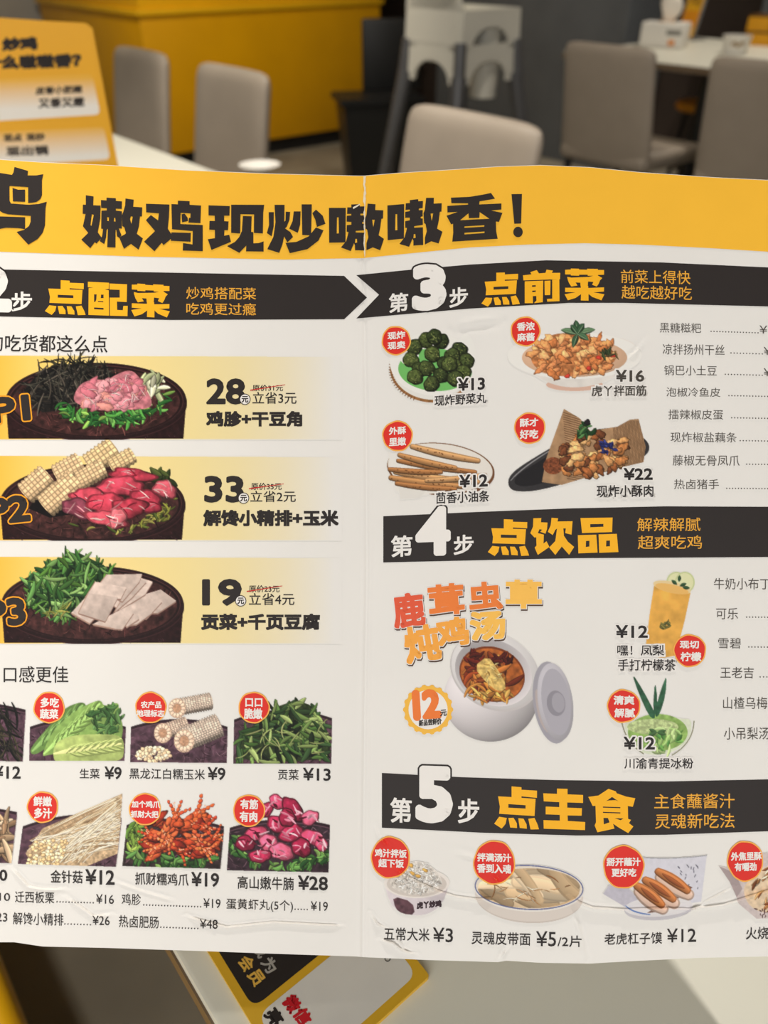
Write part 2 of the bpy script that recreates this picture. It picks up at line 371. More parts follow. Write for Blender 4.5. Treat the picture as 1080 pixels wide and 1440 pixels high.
# ------------------------------------------------------------------ display lettering drawn as outlines
def tr(o, k, *polys): return [[[(o[0] + x / k, o[1] + y / k) for x, y in lp] for lp in p] for p in polys]
def ell_pts(cx, cy, rx, ry, n=20): return [(cx + rx * math.cos(2 * math.pi * i / n), cy + ry * math.sin(2 * math.pi * i / n)) for i in range(n)]
def drawn(name, glyphs, material, parent, layer, maxe=9.0):
    bm = bmesh.new(); n = 0
    for g in glyphs:
        for loops in g:
            flat = [p for lp in loops for p in lp]; vs = [bm.verts.new((x, y, 6e-7 * (n % 9))) for x, y in flat]; n += 1
            for t in geometry.tessellate_polygon([[Vector((x, y, 0)) for x, y in lp] for lp in loops]):
                try: bm.faces.new([vs[i] for i in t])
                except ValueError: pass
    return finish_flat(name, bm, material, parent, layer, maxe)
def refit(g, box_, sl=0.0):
    """the same letter fitted into another ink box"""
    xs = [p[0] for lo in g for lp in lo for p in lp]; ys = [p[1] for lo in g for lp in lo for p in lp]; x0, x1, y0, y1 = min(xs), max(xs), min(ys), max(ys); a, b, c, d = box_; m = (a + c) / 2
    f = lambda p: (a + (p[0] - x0) / (x1 - x0) * (c - a), b + (p[1] - y0) / (y1 - y0) * (d - b) + sl * (a + (p[0] - x0) / (x1 - x0) * (c - a) - m))
    return [[[f(p) for p in lp] for lp in lo] for lo in g]
O1, O2, O3, KD = (110, 265), (285, 275), (455, 270), 5.838
YOU = [(556, 125), (748, 132), (745, 230), (735, 330), (768, 380), (765, 410), (700, 465), (685, 445), (625, 515), (540, 437), (630, 350), (555, 260), (596, 218), (655, 262), (662, 205), (558, 196)]
G_NEN = tr(O1, KD, [[(62, 55), (125, 65), (122, 138), (183, 140), (180, 250), (160, 360), (192, 405), (148, 452), (136, 440), (98, 490), (25, 420), (82, 365), (38, 310), (60, 210), (36, 208), (38, 132), (62, 134)], [(110, 212), (128, 215), (108, 308), (100, 300)]],
    [[(186, 95), (232, 98), (232, 75), (308, 80), (308, 102), (358, 106), (357, 168), (308, 166), (308, 182), (358, 188), (357, 330), (332, 328), (355, 385), (335, 405), (318, 392), (312, 340), (306, 338), (305, 485), (238, 482), (243, 330), (232, 340), (228, 400), (213, 457), (176, 432), (196, 390), (204, 332), (188, 330), (190, 182), (234, 180), (234, 162), (188, 160)], [(236, 235), (252, 238), (250, 268), (238, 266)], [(294, 240), (304, 242), (306, 272), (292, 270)]],
    [[(388, 82), (455, 92), (450, 150), (525, 155), (522, 230), (506, 230), (498, 310), (480, 372), (530, 410), (495, 502), (432, 455), (375, 495), (336, 402), (385, 375), (392, 368), (378, 318), (362, 310), (358, 220), (370, 190), (385, 140)], [(432, 228), (448, 232), (436, 292), (424, 250)]])
G_JI = tr(O1, KD, [YOU], [[(765, 128), (818, 130), (818, 100), (914, 104), (914, 134), (1008, 140), (1003, 285), (905, 280), (908, 240), (920, 242), (922, 205), (840, 200), (838, 292), (1022, 300), (1022, 515), (858, 510), (860, 448), (938, 460), (940, 350), (770, 335)]], [[(848, 212), (872, 206), (898, 240), (900, 268), (852, 278)]], [[(765, 360), (924, 365), (922, 438), (760, 430)]])
G_XIAN = tr(O2, KD, [[(48, 80), (222, 86), (220, 165), (176, 165), (176, 210), (212, 212), (208, 285), (178, 284), (176, 330), (218, 322), (232, 380), (72, 446), (42, 358), (100, 350), (100, 282), (54, 280), (56, 208), (100, 208), (98, 165), (48, 163)]], [[(234, 75), (505, 76), (497, 140), (494, 312), (420, 306), (422, 155), (310, 153), (308, 312), (234, 306)]],
    [[(330, 168), (402, 170), (398, 298), (415, 300), (416, 392), (460, 390), (500, 376), (500, 460), (356, 458), (358, 410), (300, 470), (200, 415), (265, 380), (300, 340), (322, 290)]])
G_CHAO = tr(O2, KD, [[(542, 136), (584, 136), (583, 250), (566, 335), (527, 308), (545, 240)]], [[(590, 76), (672, 76), (670, 215), (680, 205), (682, 132), (718, 134), (712, 200), (690, 255), (676, 270), (720, 300), (742, 340), (695, 385), (668, 335), (655, 400), (628, 470), (530, 440), (580, 340), (598, 220)]], [[(748, 130), (804, 130), (800, 240), (780, 306), (710, 272), (738, 210)]], [[(812, 72), (896, 72), (890, 326), (818, 324)]], [[(900, 145), (930, 115), (985, 165), (1008, 232), (938, 258), (925, 200)]], [[(680, 388), (770, 380), (870, 335), (930, 262), (992, 285), (950, 370), (860, 440), (715, 473)]])
AO = [[[(44, 130), (182, 130), (180, 414), (46, 416)], [(110, 208), (124, 208), (126, 340), (108, 340)]], [[(195, 126), (228, 126), (228, 102), (296, 100), (298, 118), (336, 118), (334, 176), (302, 178), (302, 192), (334, 192), (334, 245), (318, 246), (318, 260), (334, 262), (336, 314), (264, 320), (264, 332), (336, 334), (338, 480), (258, 478), (258, 440), (250, 420), (222, 485), (142, 455), (185, 405), (205, 330), (190, 325), (190, 272), (228, 268), (228, 246), (190, 244), (190, 196), (228, 192), (228, 180), (193, 180)], [(260, 385), (274, 385), (276, 415), (258, 418)]],
    [[(362, 95), (426, 100), (424, 148), (490, 150), (488, 218), (474, 220), (466, 290), (452, 355), (496, 385), (464, 478), (404, 455), (352, 478), (352, 420), (368, 370), (358, 310), (345, 300), (340, 220), (352, 190)], [(398, 228), (420, 228), (408, 290)]]]
G_AO = tr(O3, KD, *AO); G_AO2 = tr(O3, KD, *[[[(x + 480, y - 20 - .085 * (x - 44)) for x, y in lp] for lp in lo] for lo in AO])
G_XIANG = tr((620, 260), 8.64, [[(122, 155), (350, 145), (500, 120), (608, 98), (658, 168), (560, 185), (470, 200), (465, 238), (735, 225), (735, 300), (610, 312), (748, 340), (705, 450), (668, 445), (672, 560), (690, 655), (138, 690), (150, 580), (148, 472), (125, 480), (68, 375), (205, 328), (80, 335), (78, 255), (330, 240), (330, 225), (128, 222)], [(232, 430), (335, 345), (340, 405), (468, 400), (470, 330), (590, 412), (400, 420)], [(285, 505), (528, 490), (528, 508), (285, 522)], [(286, 582), (530, 566), (530, 585), (286, 602)]], [[(858, 112), (985, 110), (975, 470), (892, 472)]], [ell_pts(937, 572, 58, 64)])
G_BIG = tr((0, 225), 9.818, [[(-90, 160), (0, 178), (165, 205), (185, 170), (200, 95), (385, 150), (380, 212), (500, 212), (597, 195), (578, 280), (578, 490), (555, 540), (500, 580), (440, 590), (388, 592), (388, 375), (128, 358), (130, 560), (150, 600), (400, 618), (540, 605), (645, 575), (628, 660), (620, 900), (590, 1000), (520, 1090), (390, 1168), (228, 992), (330, 965), (400, 910), (422, 850), (424, 772), (110, 750), (40, 730), (0, 705), (-90, 620)]], [[(172, 385), (250, 410), (345, 408), (345, 578), (178, 572)]], [[(-90, 775), (345, 790), (345, 955), (250, 940), (80, 935), (0, 950), (-90, 960)]]) + [[[(-12 + (x - 768) * .26, 240 + (y - 125) * .27) for x, y in YOU]]]
drawn('headline', [G_BIG, G_NEN, G_JI, G_XIAN, G_CHAO, G_AO, G_AO2, G_XIANG], K_BLACK, menu, 10, 2.5)
G_DIAN = tr((55, 385), 5.538, [[(168, 50), (238, 54), (238, 70), (348, 74), (347, 120), (238, 112), (238, 122), (338, 126), (330, 236), (80, 226), (85, 180), (72, 115), (168, 118)], [(145, 163), (267, 168), (267, 190), (145, 186)]], [[(80, 245), (134, 252), (125, 290), (98, 320), (45, 290)]], [[(145, 252), (182, 250), (205, 285), (206, 315), (158, 312)]], [[(215, 252), (252, 254), (274, 290), (276, 318), (226, 314)]], [[(286, 254), (330, 248), (352, 290), (362, 320), (302, 322)]])
G_PEI = tr((55, 385), 5.538, [[(380, 62), (544, 70), (542, 118), (508, 122), (542, 128), (545, 326), (384, 320), (386, 112), (422, 108), (380, 105)], [(428, 160), (448, 160), (446, 200), (438, 220), (428, 218)], [(482, 162), (502, 162), (502, 190), (480, 190)], [(458, 212), (500, 214), (500, 222), (458, 220)], [(428, 262), (502, 266), (502, 280), (428, 276)]], [[(548, 76), (685, 82), (682, 220), (606, 216), (608, 282), (652, 284), (656, 250), (690, 250), (688, 330), (552, 326), (550, 186), (628, 186), (628, 125), (548, 122)]])
G_CAI = tr((55, 385), 5.538, [[(722, 85), (765, 84), (765, 76), (826, 80), (826, 86), (888, 90), (888, 82), (968, 86), (968, 94), (1015, 96), (1015, 134), (970, 134), (968, 142), (892, 138), (892, 130), (828, 128), (826, 136), (765, 132), (765, 124), (722, 122)]], [[(738, 142), (770, 150), (900, 148), (960, 134), (1002, 160), (985, 178), (975, 205), (960, 228), (925, 212), (935, 190), (895, 185), (892, 222), (838, 220), (836, 192), (800, 190), (815, 215), (768, 222), (750, 190), (745, 175), (740, 158)]],
    [[(722, 230), (840, 234), (840, 218), (896, 222), (896, 238), (1015, 236), (1014, 270), (935, 274), (1018, 292), (995, 340), (925, 310), (898, 285), (898, 340), (840, 336), (842, 285), (800, 315), (742, 332), (718, 282), (800, 270), (722, 264)]])
G_QIAN = tr((670, 370), 5.684, [[(372, 98), (440, 90), (430, 72), (482, 56), (500, 82), (552, 78), (560, 52), (612, 60), (602, 78), (670, 78), (668, 128), (376, 138)]], [[(386, 146), (534, 140), (530, 312), (460, 320), (480, 298), (478, 262), (450, 264), (452, 320), (386, 320)], [(444, 178), (474, 176), (474, 188), (444, 190)], [(446, 220), (474, 218), (474, 230), (446, 232)]], [[(544, 142), (592, 140), (590, 255), (546, 256)]], [[(606, 132), (662, 128), (664, 304), (566, 308), (564, 286), (606, 284)]])
G_YIN = tr((680, 720), 5.4, [[(378, 48), (438, 46), (436, 78), (486, 80), (482, 130), (470, 165), (430, 150), (445, 135), (425, 130), (412, 160), (458, 172), (455, 240), (478, 222), (500, 265), (412, 326), (388, 270), (402, 255), (400, 190), (388, 195), (355, 160), (376, 110)]], [[(516, 44), (566, 48), (562, 72), (676, 70), (668, 172), (620, 160), (625, 125), (606, 124), (610, 180), (640, 225), (688, 265), (650, 325), (594, 262), (545, 326), (498, 270), (545, 220), (558, 125), (545, 135), (525, 175), (488, 150), (510, 100)]])
G_PIN = tr((680, 720), 5.4, [[(736, 46), (980, 42), (976, 152), (748, 160)], [(810, 92), (910, 90), (910, 112), (810, 116)]], [[(716, 176), (856, 172), (866, 308), (720, 314)], [(778, 220), (804, 218), (804, 262), (776, 266)]], [[(874, 170), (1012, 166), (1024, 304), (878, 310)], [(932, 218), (960, 216), (960, 260), (930, 262)]])
G_ZHU = tr((690, 1100), 5.143, [[(480, 46), (556, 48), (556, 88), (668, 92), (668, 150), (554, 146), (554, 184), (660, 188), (658, 242), (556, 240), (558, 280), (684, 288), (682, 346), (384, 336), (382, 274), (500, 278), (500, 236), (398, 232), (398, 176), (496, 180), (496, 144), (384, 138), (380, 80), (480, 84)]])
G_SHI = tr((690, 1100), 5.143, [[(852, 48), (905, 66), (912, 80), (980, 104), (1046, 116), (1028, 178), (992, 172), (994, 265), (1015, 272), (1000, 296), (1032, 320), (995, 368), (930, 330), (885, 300), (895, 335), (772, 362), (752, 312), (762, 290), (758, 170), (738, 172), (706, 106), (780, 96)], [(834, 138), (878, 106), (925, 138), (905, 130), (850, 132)], [(812, 176), (938, 180), (938, 188), (812, 184)], [(812, 214), (938, 218), (938, 226), (812, 222)], [(816, 258), (848, 258), (860, 290), (818, 305)], [(895, 260), (960, 262), (940, 275)]])
rw = random.Random(5); ys_ = list(np.linspace(248, 362, 30)); wl_ = [(512.2 + rw.uniform(-.7, .7) - (1.5 if y < 285 else .5) * rw.uniform(.3, 1), y) for y in ys_]; wr_ = [(513.2 + rw.uniform(-.5, .5) + (1.6 if y < 285 else .4) * rw.uniform(.2, 1), y) for y in ys_]
flat_shape('fold_wear', [[wl_[i], wr_[i], wr_[i + 1], wl_[i + 1]] for i in range(29)], ink('bare_paper', (232, 222, 200)), menu, 14, 3.0)
flat_shape('scuff', [[(496, 291.5), (506, 286.5), (506.5, 288), (497, 294)]], ink('bare_paper', (232, 222, 200)), menu, 14, 3.0)
# ------------------------------------------------------------------ painter for the printed dish photographs
def hashf(ix, iy, seed):
    h = (ix.astype(np.int64) * 374761393 + iy.astype(np.int64) * 668265263 + seed * 1442695041) & 0x7fffffff
    h = ((h ^ (h >> 13)) * 1274126177) & 0x7fffffff
    return ((h ^ (h >> 16)) & 0xffff) / 65535.0
def vnoise(X, Y, s, seed=0, oct=1):
    t = np.zeros(np.shape(X)); a = 1.0; tot = 0
    for k in range(oct):
        x, y = X / s * 2 ** k, Y / s * 2 ** k; ix, iy = np.floor(x), np.floor(y); fx, fy = x - ix, y - iy
        fx = fx * fx * (3 - 2 * fx); fy = fy * fy * (3 - 2 * fy)
        v = (hashf(ix, iy, seed + k) * (1 - fx) + hashf(ix + 1, iy, seed + k) * fx) * (1 - fy) + (hashf(ix, iy + 1, seed + k) * (1 - fx) + hashf(ix + 1, iy + 1, seed + k) * fx) * fy
        t += a * v; tot += a; a *= 0.5
    return t / tot
def bez(p0, p1, p2, n=10):
    t = np.linspace(0, 1, n)[:, None]; p0, p1, p2 = map(np.array, (p0, p1, p2))
    return (1 - t) ** 2 * p0 + 2 * t * (1 - t) * p1 + t * t * p2
def inside(X, Y, poly):
    m = np.zeros(X.shape, bool); n = len(poly)
    for i in range(n):
        x0, y0 = poly[i]; x1, y1 = poly[(i + 1) % n]
        if y0 == y1: continue
        k = (Y < y0) != (Y < y1); m ^= k & (X < (x1 - x0) * (Y - y0) / (y1 - y0) + x0)
    return m
def smooth(poly, it=2):
    p = np.array(poly, float)
    for _ in range(it):
        q = np.roll(p, -1, 0); p = np.stack([0.75 * p + 0.25 * q, 0.25 * p + 0.75 * q], 1).reshape(-1, 2)
    return [tuple(v) for v in p]
class Pic:
    SS = 3; gam = 1.22
    def __init__(s, x0, y0, x1, y1, seed=1, bg=PAPER):
        s.b = (x0, y0, x1, y1); w, h = int((x1 - x0) * s.SS), int((y1 - y0) * s.SS); s.rnd = random.Random(seed); s.seed = seed
        s.X, s.Y = np.meshgrid(x0 + (np.arange(w) + .5) / s.SS, y0 + (np.arange(h) + .5) / s.SS)
        s.rgb = np.ones((h, w, 3)) * np.array(bg, float); s.lab = np.zeros((h, w), int); s.clip = None
    def win(s, x0, y0, x1, y1):
        i0 = max(0, int((x0 - s.b[0]) * s.SS)); i1 = min(s.X.shape[1], int((x1 - s.b[0]) * s.SS) + 2)
        j0 = max(0, int((y0 - s.b[1]) * s.SS)); j1 = min(s.X.shape[0], int((y1 - s.b[1]) * s.SS) + 2)
        return (slice(j0, max(j0, j1)), slice(i0, max(i0, i1)))
    def put(s, sl, m, col, lab):
        if s.clip is not None: m = m & s.clip[sl]
        if not m.any(): return
        r = s.rgb[sl]; col = np.asarray(col, float); r[m] = col[m] if col.ndim == 3 else col
        if lab is not None: s.lab[sl][m] = lab
    def poly(s, pts, col, lab, tex=0.0, ts=4.0, grad=None, edge=0.0):
        xs = [p[0] for p in pts]; ys = [p[1] for p in pts]; sl = s.win(min(xs), min(ys), max(xs), max(ys)); X, Y = s.X[sl], s.Y[sl]
        if X.size == 0: return
        m = inside(X, Y, pts); c = np.ones(X.shape + (3,)) * np.array(col, float)
        if grad: # (dx, dy, amount): brighter along a direction over the shape
            g = ((X - np.mean(xs)) * grad[0] + (Y - np.mean(ys)) * grad[1]) / max(1, max(max(xs) - min(xs), max(ys) - min(ys)) / 2); c *= (1 + grad[2] * g)[..., None]
        if tex: c *= (1 + tex * (2 * vnoise(X, Y, ts, s.seed + len(pts), 3) - 1))[..., None]
        s.put(sl, m, c, lab)
    def ell(s, cx, cy, rx, ry, col, lab, rot=0.0, tex=0.0, ts=4.0, shade=0.0, half=None):
        R = max(rx, ry); sl = s.win(cx - R, cy - R, cx + R, cy + R); X, Y = s.X[sl] - cx, s.Y[sl] - cy
        if X.size == 0: return
        u = (X * math.cos(rot) + Y * math.sin(rot)) / rx; v = (-X * math.sin(rot) + Y * math.cos(rot)) / ry; d = u * u + v * v; m = d < 1
        if half == 'low': m &= Y > 0
        c = np.ones(X.shape + (3,)) * np.array(col, float)
        if shade:
            nz = np.sqrt(np.clip(1 - d, 0, 1)); lum = (-0.45 * X / max(rx, 1) - 0.55 * Y / max(ry, 1) + 0.7 * nz); c *= (1 + shade * (lum - 0.45))[..., None]
        if tex: c *= (1 + tex * (2 * vnoise(s.X[sl], s.Y[sl], ts, s.seed + 7, 3) - 1))[..., None]
        s.put(sl, m, c, lab)
    def blob(s, cx, cy, rx, ry, rot, col, lab, shade=0.55, wob=0.22, tex=0.12, ts=3.0, rimdark=0.5):
        r = s.rnd; ph = [r.uniform(0, 6.28) for _ in range(3)]; R = max(rx, ry) * (1 + 2 * wob); sl = s.win(cx - R, cy - R, cx + R, cy + R); X, Y = s.X[sl] - cx, s.Y[sl] - cy
        if X.size == 0: return
        u = (X * math.cos(rot) + Y * math.sin(rot)) / rx; v = (-X * math.sin(rot) + Y * math.cos(rot)) / ry; a = np.arctan2(v, u)
        lim = 1 + wob * (0.5 * np.sin(2 * a + ph[0]) + 0.5 * np.sin(3 * a + ph[1]) + 0.35 * np.sin(6 * a + ph[2])); d = np.hypot(u, v) / lim; m = d < 1
        nz = np.sqrt(np.clip(1 - d * d, 0, 1)); n = vnoise(s.X[sl], s.Y[sl], ts, s.seed + int(cx * 7 + cy * 3), 3)
        lum = -0.40 * d * np.cos(np.arctan2(Y, X) - 0.9) + 0.75 * nz - 0.35; c = np.array(col, float) * (1 + shade * lum + tex * (2 * n - 1))[..., None]
        c = np.where((d > 0.86)[..., None], c * (1 - rimdark * 0.6), c)
        s.put(sl, m, c, lab)
    def stroke(s, pts, wd, col, lab, taper=0.6, shade=0.45, edge=0.35):
        pts = np.array(pts, float); R = wd; sl = s.win(pts[:, 0].min() - R, pts[:, 1].min() - R, pts[:, 0].max() + R, pts[:, 1].max() + R); X, Y = s.X[sl], s.Y[sl]
        if X.size == 0: return
        best = np.full(X.shape, 1e9); side = np.zeros(X.shape); wl = np.zeros(X.shape); n = len(pts) - 1
        for i in range(n):
            (x0, y0), (x1, y1) = pts[i], pts[i + 1]; dx, dy = x1 - x0, y1 - y0; L = math.hypot(dx, dy) or 1e-6
            t = np.clip(((X - x0) * dx + (Y - y0) * dy) / L ** 2, 0, 1); d = np.hypot(X - x0 - t * dx, Y - y0 - t * dy); k = d < best
            best = np.where(k, d, best); side = np.where(k, ((X - x0) * dy - (Y - y0) * dx) / L * (1 if dx >= 0 else -1), side); wl = np.where(k, (i + t) / n, wl)
        h = wd / 2 * (1 - taper * np.abs(2 * wl - 1) ** 2); q = best / np.maximum(h, 1e-3); m = q < 1
        lum = 1 + shade * np.clip(side / np.maximum(h, 1e-3), -1, 1) * 0.5; lum = np.where(q > 0.72, lum * (1 - edge), lum)
        s.put(sl, m, np.array(col, float) * lum[..., None], lab)
    def heap(s, region, n, lmin, lmax, wmin, wmax, cols, lab, bend=0.5, ang=None, taper=0.6, shade=0.5, edge=0.4):
        xs = [p[0] for p in region]; ys = [p[1] for p in region]; r = s.rnd
        for _ in range(n):
            for _t in range(30):
                x, y = r.uniform(min(xs), max(xs)), r.uniform(min(ys), max(ys))
                if inside(np.array([[x]]), np.array([[y]]), region)[0, 0]: break
            a = r.uniform(0, math.pi) if ang is None else r.gauss(ang[0], ang[1]); L = r.uniform(lmin, lmax) / 2; b = r.uniform(-bend, bend) * L
            d = (math.cos(a), math.sin(a)); k = r.uniform(.8, 1.15)
            s.stroke(bez((x - d[0] * L, y - d[1] * L), (x - d[1] * b, y + d[0] * b), (x + d[0] * L, y + d[1] * L), 8), r.uniform(wmin, wmax), [c * k for c in r.choice(cols)], lab, taper, shade, edge)
    def corn(s, p0, p1, wd, lab, col=(240, 206, 160), rows=6, pitch=5.0, gap=0.62, endcap=None):
        """a piece of a cob from p0 to p1: kernels in rows"""
        (x0, y0), (x1, y1) = p0, p1; L = math.hypot(x1 - x0, y1 - y0); dx, dy = (x1 - x0) / L, (y1 - y0) / L; R = max(L, wd)
        cx, cy = (x0 + x1) / 2, (y0 + y1) / 2; sl = s.win(cx - R, cy - R, cx + R, cy + R); X, Y = s.X[sl] - x0, s.Y[sl] - y0
        if X.size == 0: return
        u = X * dx + Y * dy; v = (-X * dy + Y * dx) / (wd / 2); lump = 1 + 0.06 * np.sin(u / pitch * 6.28)
        m = (u > -1 - 2 * (1 - v ** 2)) & (u < L + 3 * np.sqrt(np.clip(1 - v * v, 0, 1))) & (np.abs(v) < lump)
        th = np.arcsin(np.clip(v, -1, 1)) / math.pi * rows * 2; row = np.floor(th); fv = np.abs(th - row - .5) * 2
        ku = u / pitch + 0.5 * (row % 2) * 0.3 + 0.2 * hashf(row, row * 0, s.seed); fu = np.abs(ku - np.floor(ku) - .5) * 2
        k = np.clip(1 - np.maximum(fv, fu) ** 4 * gap, 0, 1); rnd = 0.9 + 0.2 * hashf(row + 50, np.floor(ku) + 50, s.seed)
        lum = (0.62 + 0.48 * np.sqrt(np.clip(1 - (v + .25) ** 2, 0, 1))) * k * rnd
        s.put(sl, m, np.clip(np.array(col, float) * lum[..., None], 0, 252), lab)
    def platter(s, cx, cy, rx, ry, base, lab, floor=(84, 48, 46), rimw=9.0, dark=(58, 28, 30)):
        """dark lacquer tray: side wall, rim, woven floor"""
        side = [(cx - rx, cy), (cx - rx + 4, base)] + [(cx + rx - 4, base), (cx + rx, cy)]
        s.poly(side, [c * 0.98 for c in dark], lab, 0.3, 5); s.heap([(cx - rx + 8, cy + ry * .75), (cx + rx - 8, cy + ry * .75), (cx + rx - 8, base), (cx - rx + 8, base)], 40, 2, 5, .8, 1.4, [(98, 60, 66)], lab, 0, (0.6, .3))
        s.ell(cx, cy + 5, rx + 1, ry, (82, 44, 46), lab); s.ell(cx, cy + 3.5, rx + 1, ry, (52, 26, 28), lab, tex=.2); s.ell(cx, cy, rx, ry, (60, 32, 34), lab, tex=0.25)
        s.ell(cx, cy + 1, rx - rimw * .45, ry - 2.5, (96, 56, 54), lab); s.ell(cx, cy + 1.6, rx - rimw * .6, ry - 3.2, (48, 24, 26), lab)
        s.ell(cx, cy + 2, rx - rimw, ry - 5, floor, lab, tex=0.5, ts=6)
        E = [(cx + (rx - rimw - 5) * math.cos(t), cy + 2 + (ry - 8) * math.sin(t)) for t in np.linspace(0, 6.28, 24)]
        s.heap(E, int(rx * 1.3), 5, 15, .8, 1.8, [(138, 84, 78), (118, 66, 64), (40, 18, 20), (52, 26, 26), (150, 92, 84)], lab, .4)
    def build(s, name, parts, parent, layer=1):
        t = np.clip(s.rgb, 0, 255) / 255; food = (s.lab >= 2)[..., None]; g = t.mean(2, keepdims=True); s.rgb = 255 * np.where(food, (g + .82 * (t - g)).clip(0, 1) ** s.gam, t)   # print contrast
        k = s.SS; h, w = s.X.shape[0] // k, s.X.shape[1] // k
        rgb = s.rgb[:h * k, :w * k].reshape(h, k, w, k, 3).mean((1, 3)); l4 = s.lab[:h * k, :w * k].reshape(h, k, w, k)
        lab = l4[:, k // 2, :, k // 2]; cov = (l4 > 0).mean((1, 3))
        PXg, PYg = np.meshgrid(s.b[0] + np.arange(w) + .5, s.b[1] + np.arange(h) + .5); P = surf(PXg, PYg, off(layer)).reshape(-1, 3)
        idx = np.arange(h * w).reshape(h, w); q = np.stack([idx[:-1, :-1], idx[1:, :-1], idx[1:, 1:], idx[:-1, 1:]], -1).reshape(-1, 4)
        lq = lab.ravel()[q]; fl = lq.max(1); cl = linarr(rgb).reshape(-1, 3)
        root = None
        for lb in sorted(parts, key=lambda t: t):
            nm = parts[lb]; f = q[fl == lb]
            if not len(f): continue
            used = np.unique(f); remap = np.zeros(h * w, int); remap[used] = np.arange(len(used))
            me = raw_mesh(nm, P[used], remap[f]); at_ = me.attributes.new('print_colour', 'FLOAT_COLOR', 'POINT')
            at_.data.foreach_set('color', np.concatenate([cl[used], np.ones((len(used), 1))], 1).astype(np.float32).ravel())
            o = put(nm, me, PRINT, parent if root is None else root)
            if root is None: root = o
        return root
def print_mat():
    m = bpy.data.materials.new('printed_photo'); m.use_nodes = True; nt = m.node_tree; b = nt.nodes['Principled BSDF']
    a = nt.nodes.new('ShaderNodeAttribute'); a.attribute_name = 'print_colour'; nt.links.new(a.outputs['Color'], b.inputs['Base Color'])
    b.inputs['Roughness'].default_value = 0.5; b.inputs['Specular IOR Level'].default_value = 0.14; return m
PRINT = print_mat()

# ---- step banners
def banner(top, bot, x0, x1, nl=0, nr=0): return band('step_banner', x0, x1, top, bot, K_BLACK, menu, 0, nl, nr)
b2 = banner([(-170, 375), (8, 379), (485, 388)], [(-170, 443), (0, 445), (240, 450), (484, 449)], X_L + 60, 484, 0, 32)
b3 = banner([(500, 387), (580, 379), (661, 372), (768, 366), (930, 369), (1080, 376), (1098, 377)], [(500, 448), (580, 441), (661, 434), (801, 426), (876, 426), (1080, 431), (1150, 434)], 501, X_R - 4, 32, 0)
b4 = banner([(539, 726), (670, 720), (800, 715), (935, 712), (1150, 713)], [(539, 791), (670, 788), (810, 785), (1150, 783)], 539, X_R - 4)
b5 = banner([(537, 1087), (650, 1093), (779, 1097), (935, 1099), (1080, 1096), (1150, 1094)], [(537, 1164), (676, 1171), (810, 1175), (935, 1174), (1080, 1169), (1150, 1166)], 537, X_R - 4)
def number(s, b, par, **kw):
    text('number_outline', [(s, b)], K_BLACK, par, 2, bold=.042, grow=2.4, **kw)
    text('step_number', [(s, b)], K_WHITE, par, 5, bold=.042, **kw)
number('2', (-46, 372, 17, 439), b2); number('3', (579, 371, 628, 437), b3, sl=-.07); number('4', (584, 712, 634, 782), b4); number('5', (584, 1077, 637, 1158), b5)
text('step_word', [('第', (-80, 410, -52, 438)), ('步', (16, 410, 45, 438))], K_WHITE, b2, 2, bold=.02)
text('step_word', [('第', (547, 412, 574, 439)), ('步', (632, 404, 658, 432))], K_WHITE, b3, 2, bold=.02)
text('step_word', [('第', (550, 753, 580, 783)), ('步', (638, 752, 666, 780))], K_WHITE, b4, 2, bold=.02)
text('step_word', [('第', (549, 1122, 579, 1157)), ('步', (644, 1123, 674, 1158))], K_WHITE, b5, 2, bold=.02)
drawn('step_title', [G_DIAN, G_PEI, G_CAI], K_GOLD, b2, 2)
drawn('step_title', [refit(G_DIAN, (677, 383, 731, 430), -.085), G_QIAN, refit(G_CAI, (794, 377, 850, 423), -.03)], K_GOLD, b3, 2)
drawn('step_title', [refit(G_DIAN, (686, 730, 744, 782), -.015), G_YIN, G_PIN], K_GOLD, b4, 2)
drawn('step_title', [refit(G_DIAN, (695, 1106, 758, 1166), .02), G_ZHU, G_SHI], K_GOLD, b5, 2)
def tagline(par, a): text('tagline', a, K_GOLDT, par, 2, bold=.004)
tagline(b2, [('炒鸡搭配菜', (262, 404, 360, 421)), ('吃鸡更过瘾', (262, 426, 360, 443))])
tagline(b3, [('前菜上得快', (873, 380, 971, 399), dict(sl=.02)), ('越吃越好吃', (874, 402, 973, 421), dict(sl=.02))])
tagline(b4, [('解辣解腻', (896, 728, 985, 747)), ('超爽吃鸡', (897, 753, 987, 772))])
tagline(b5, [('主食蘸酱汁', (920, 1116, 1033, 1137)), ('灵魂新吃法', (921, 1144, 1033, 1165))])
text('section_note', [('的吃货都这么点', (-17, 471, 151, 495))], K_TEXT, menu, 2, bold=.006)
text('section_note', [('口感更佳', (5, 937, 96, 960))], K_TEXT, menu, 2, bold=.004)

def badge(cx, cy, r, lines, par=None, seed=1, ry=None):
    rim = flat_shape('badge', [circle(cx, cy, r + 1.6, (ry or r) + 1.8, 48, 0.012, seed)], K_RIM, par or menu, 8)
    flat_shape('badge_face', [circle(cx, cy, r - 0.2, (ry or r) - 0.2, 48, 0.012, seed)], K_RED, rim, 10)
    text('badge_lettering', lines, K_WHITE, rim, 12, bold=.03); return rim

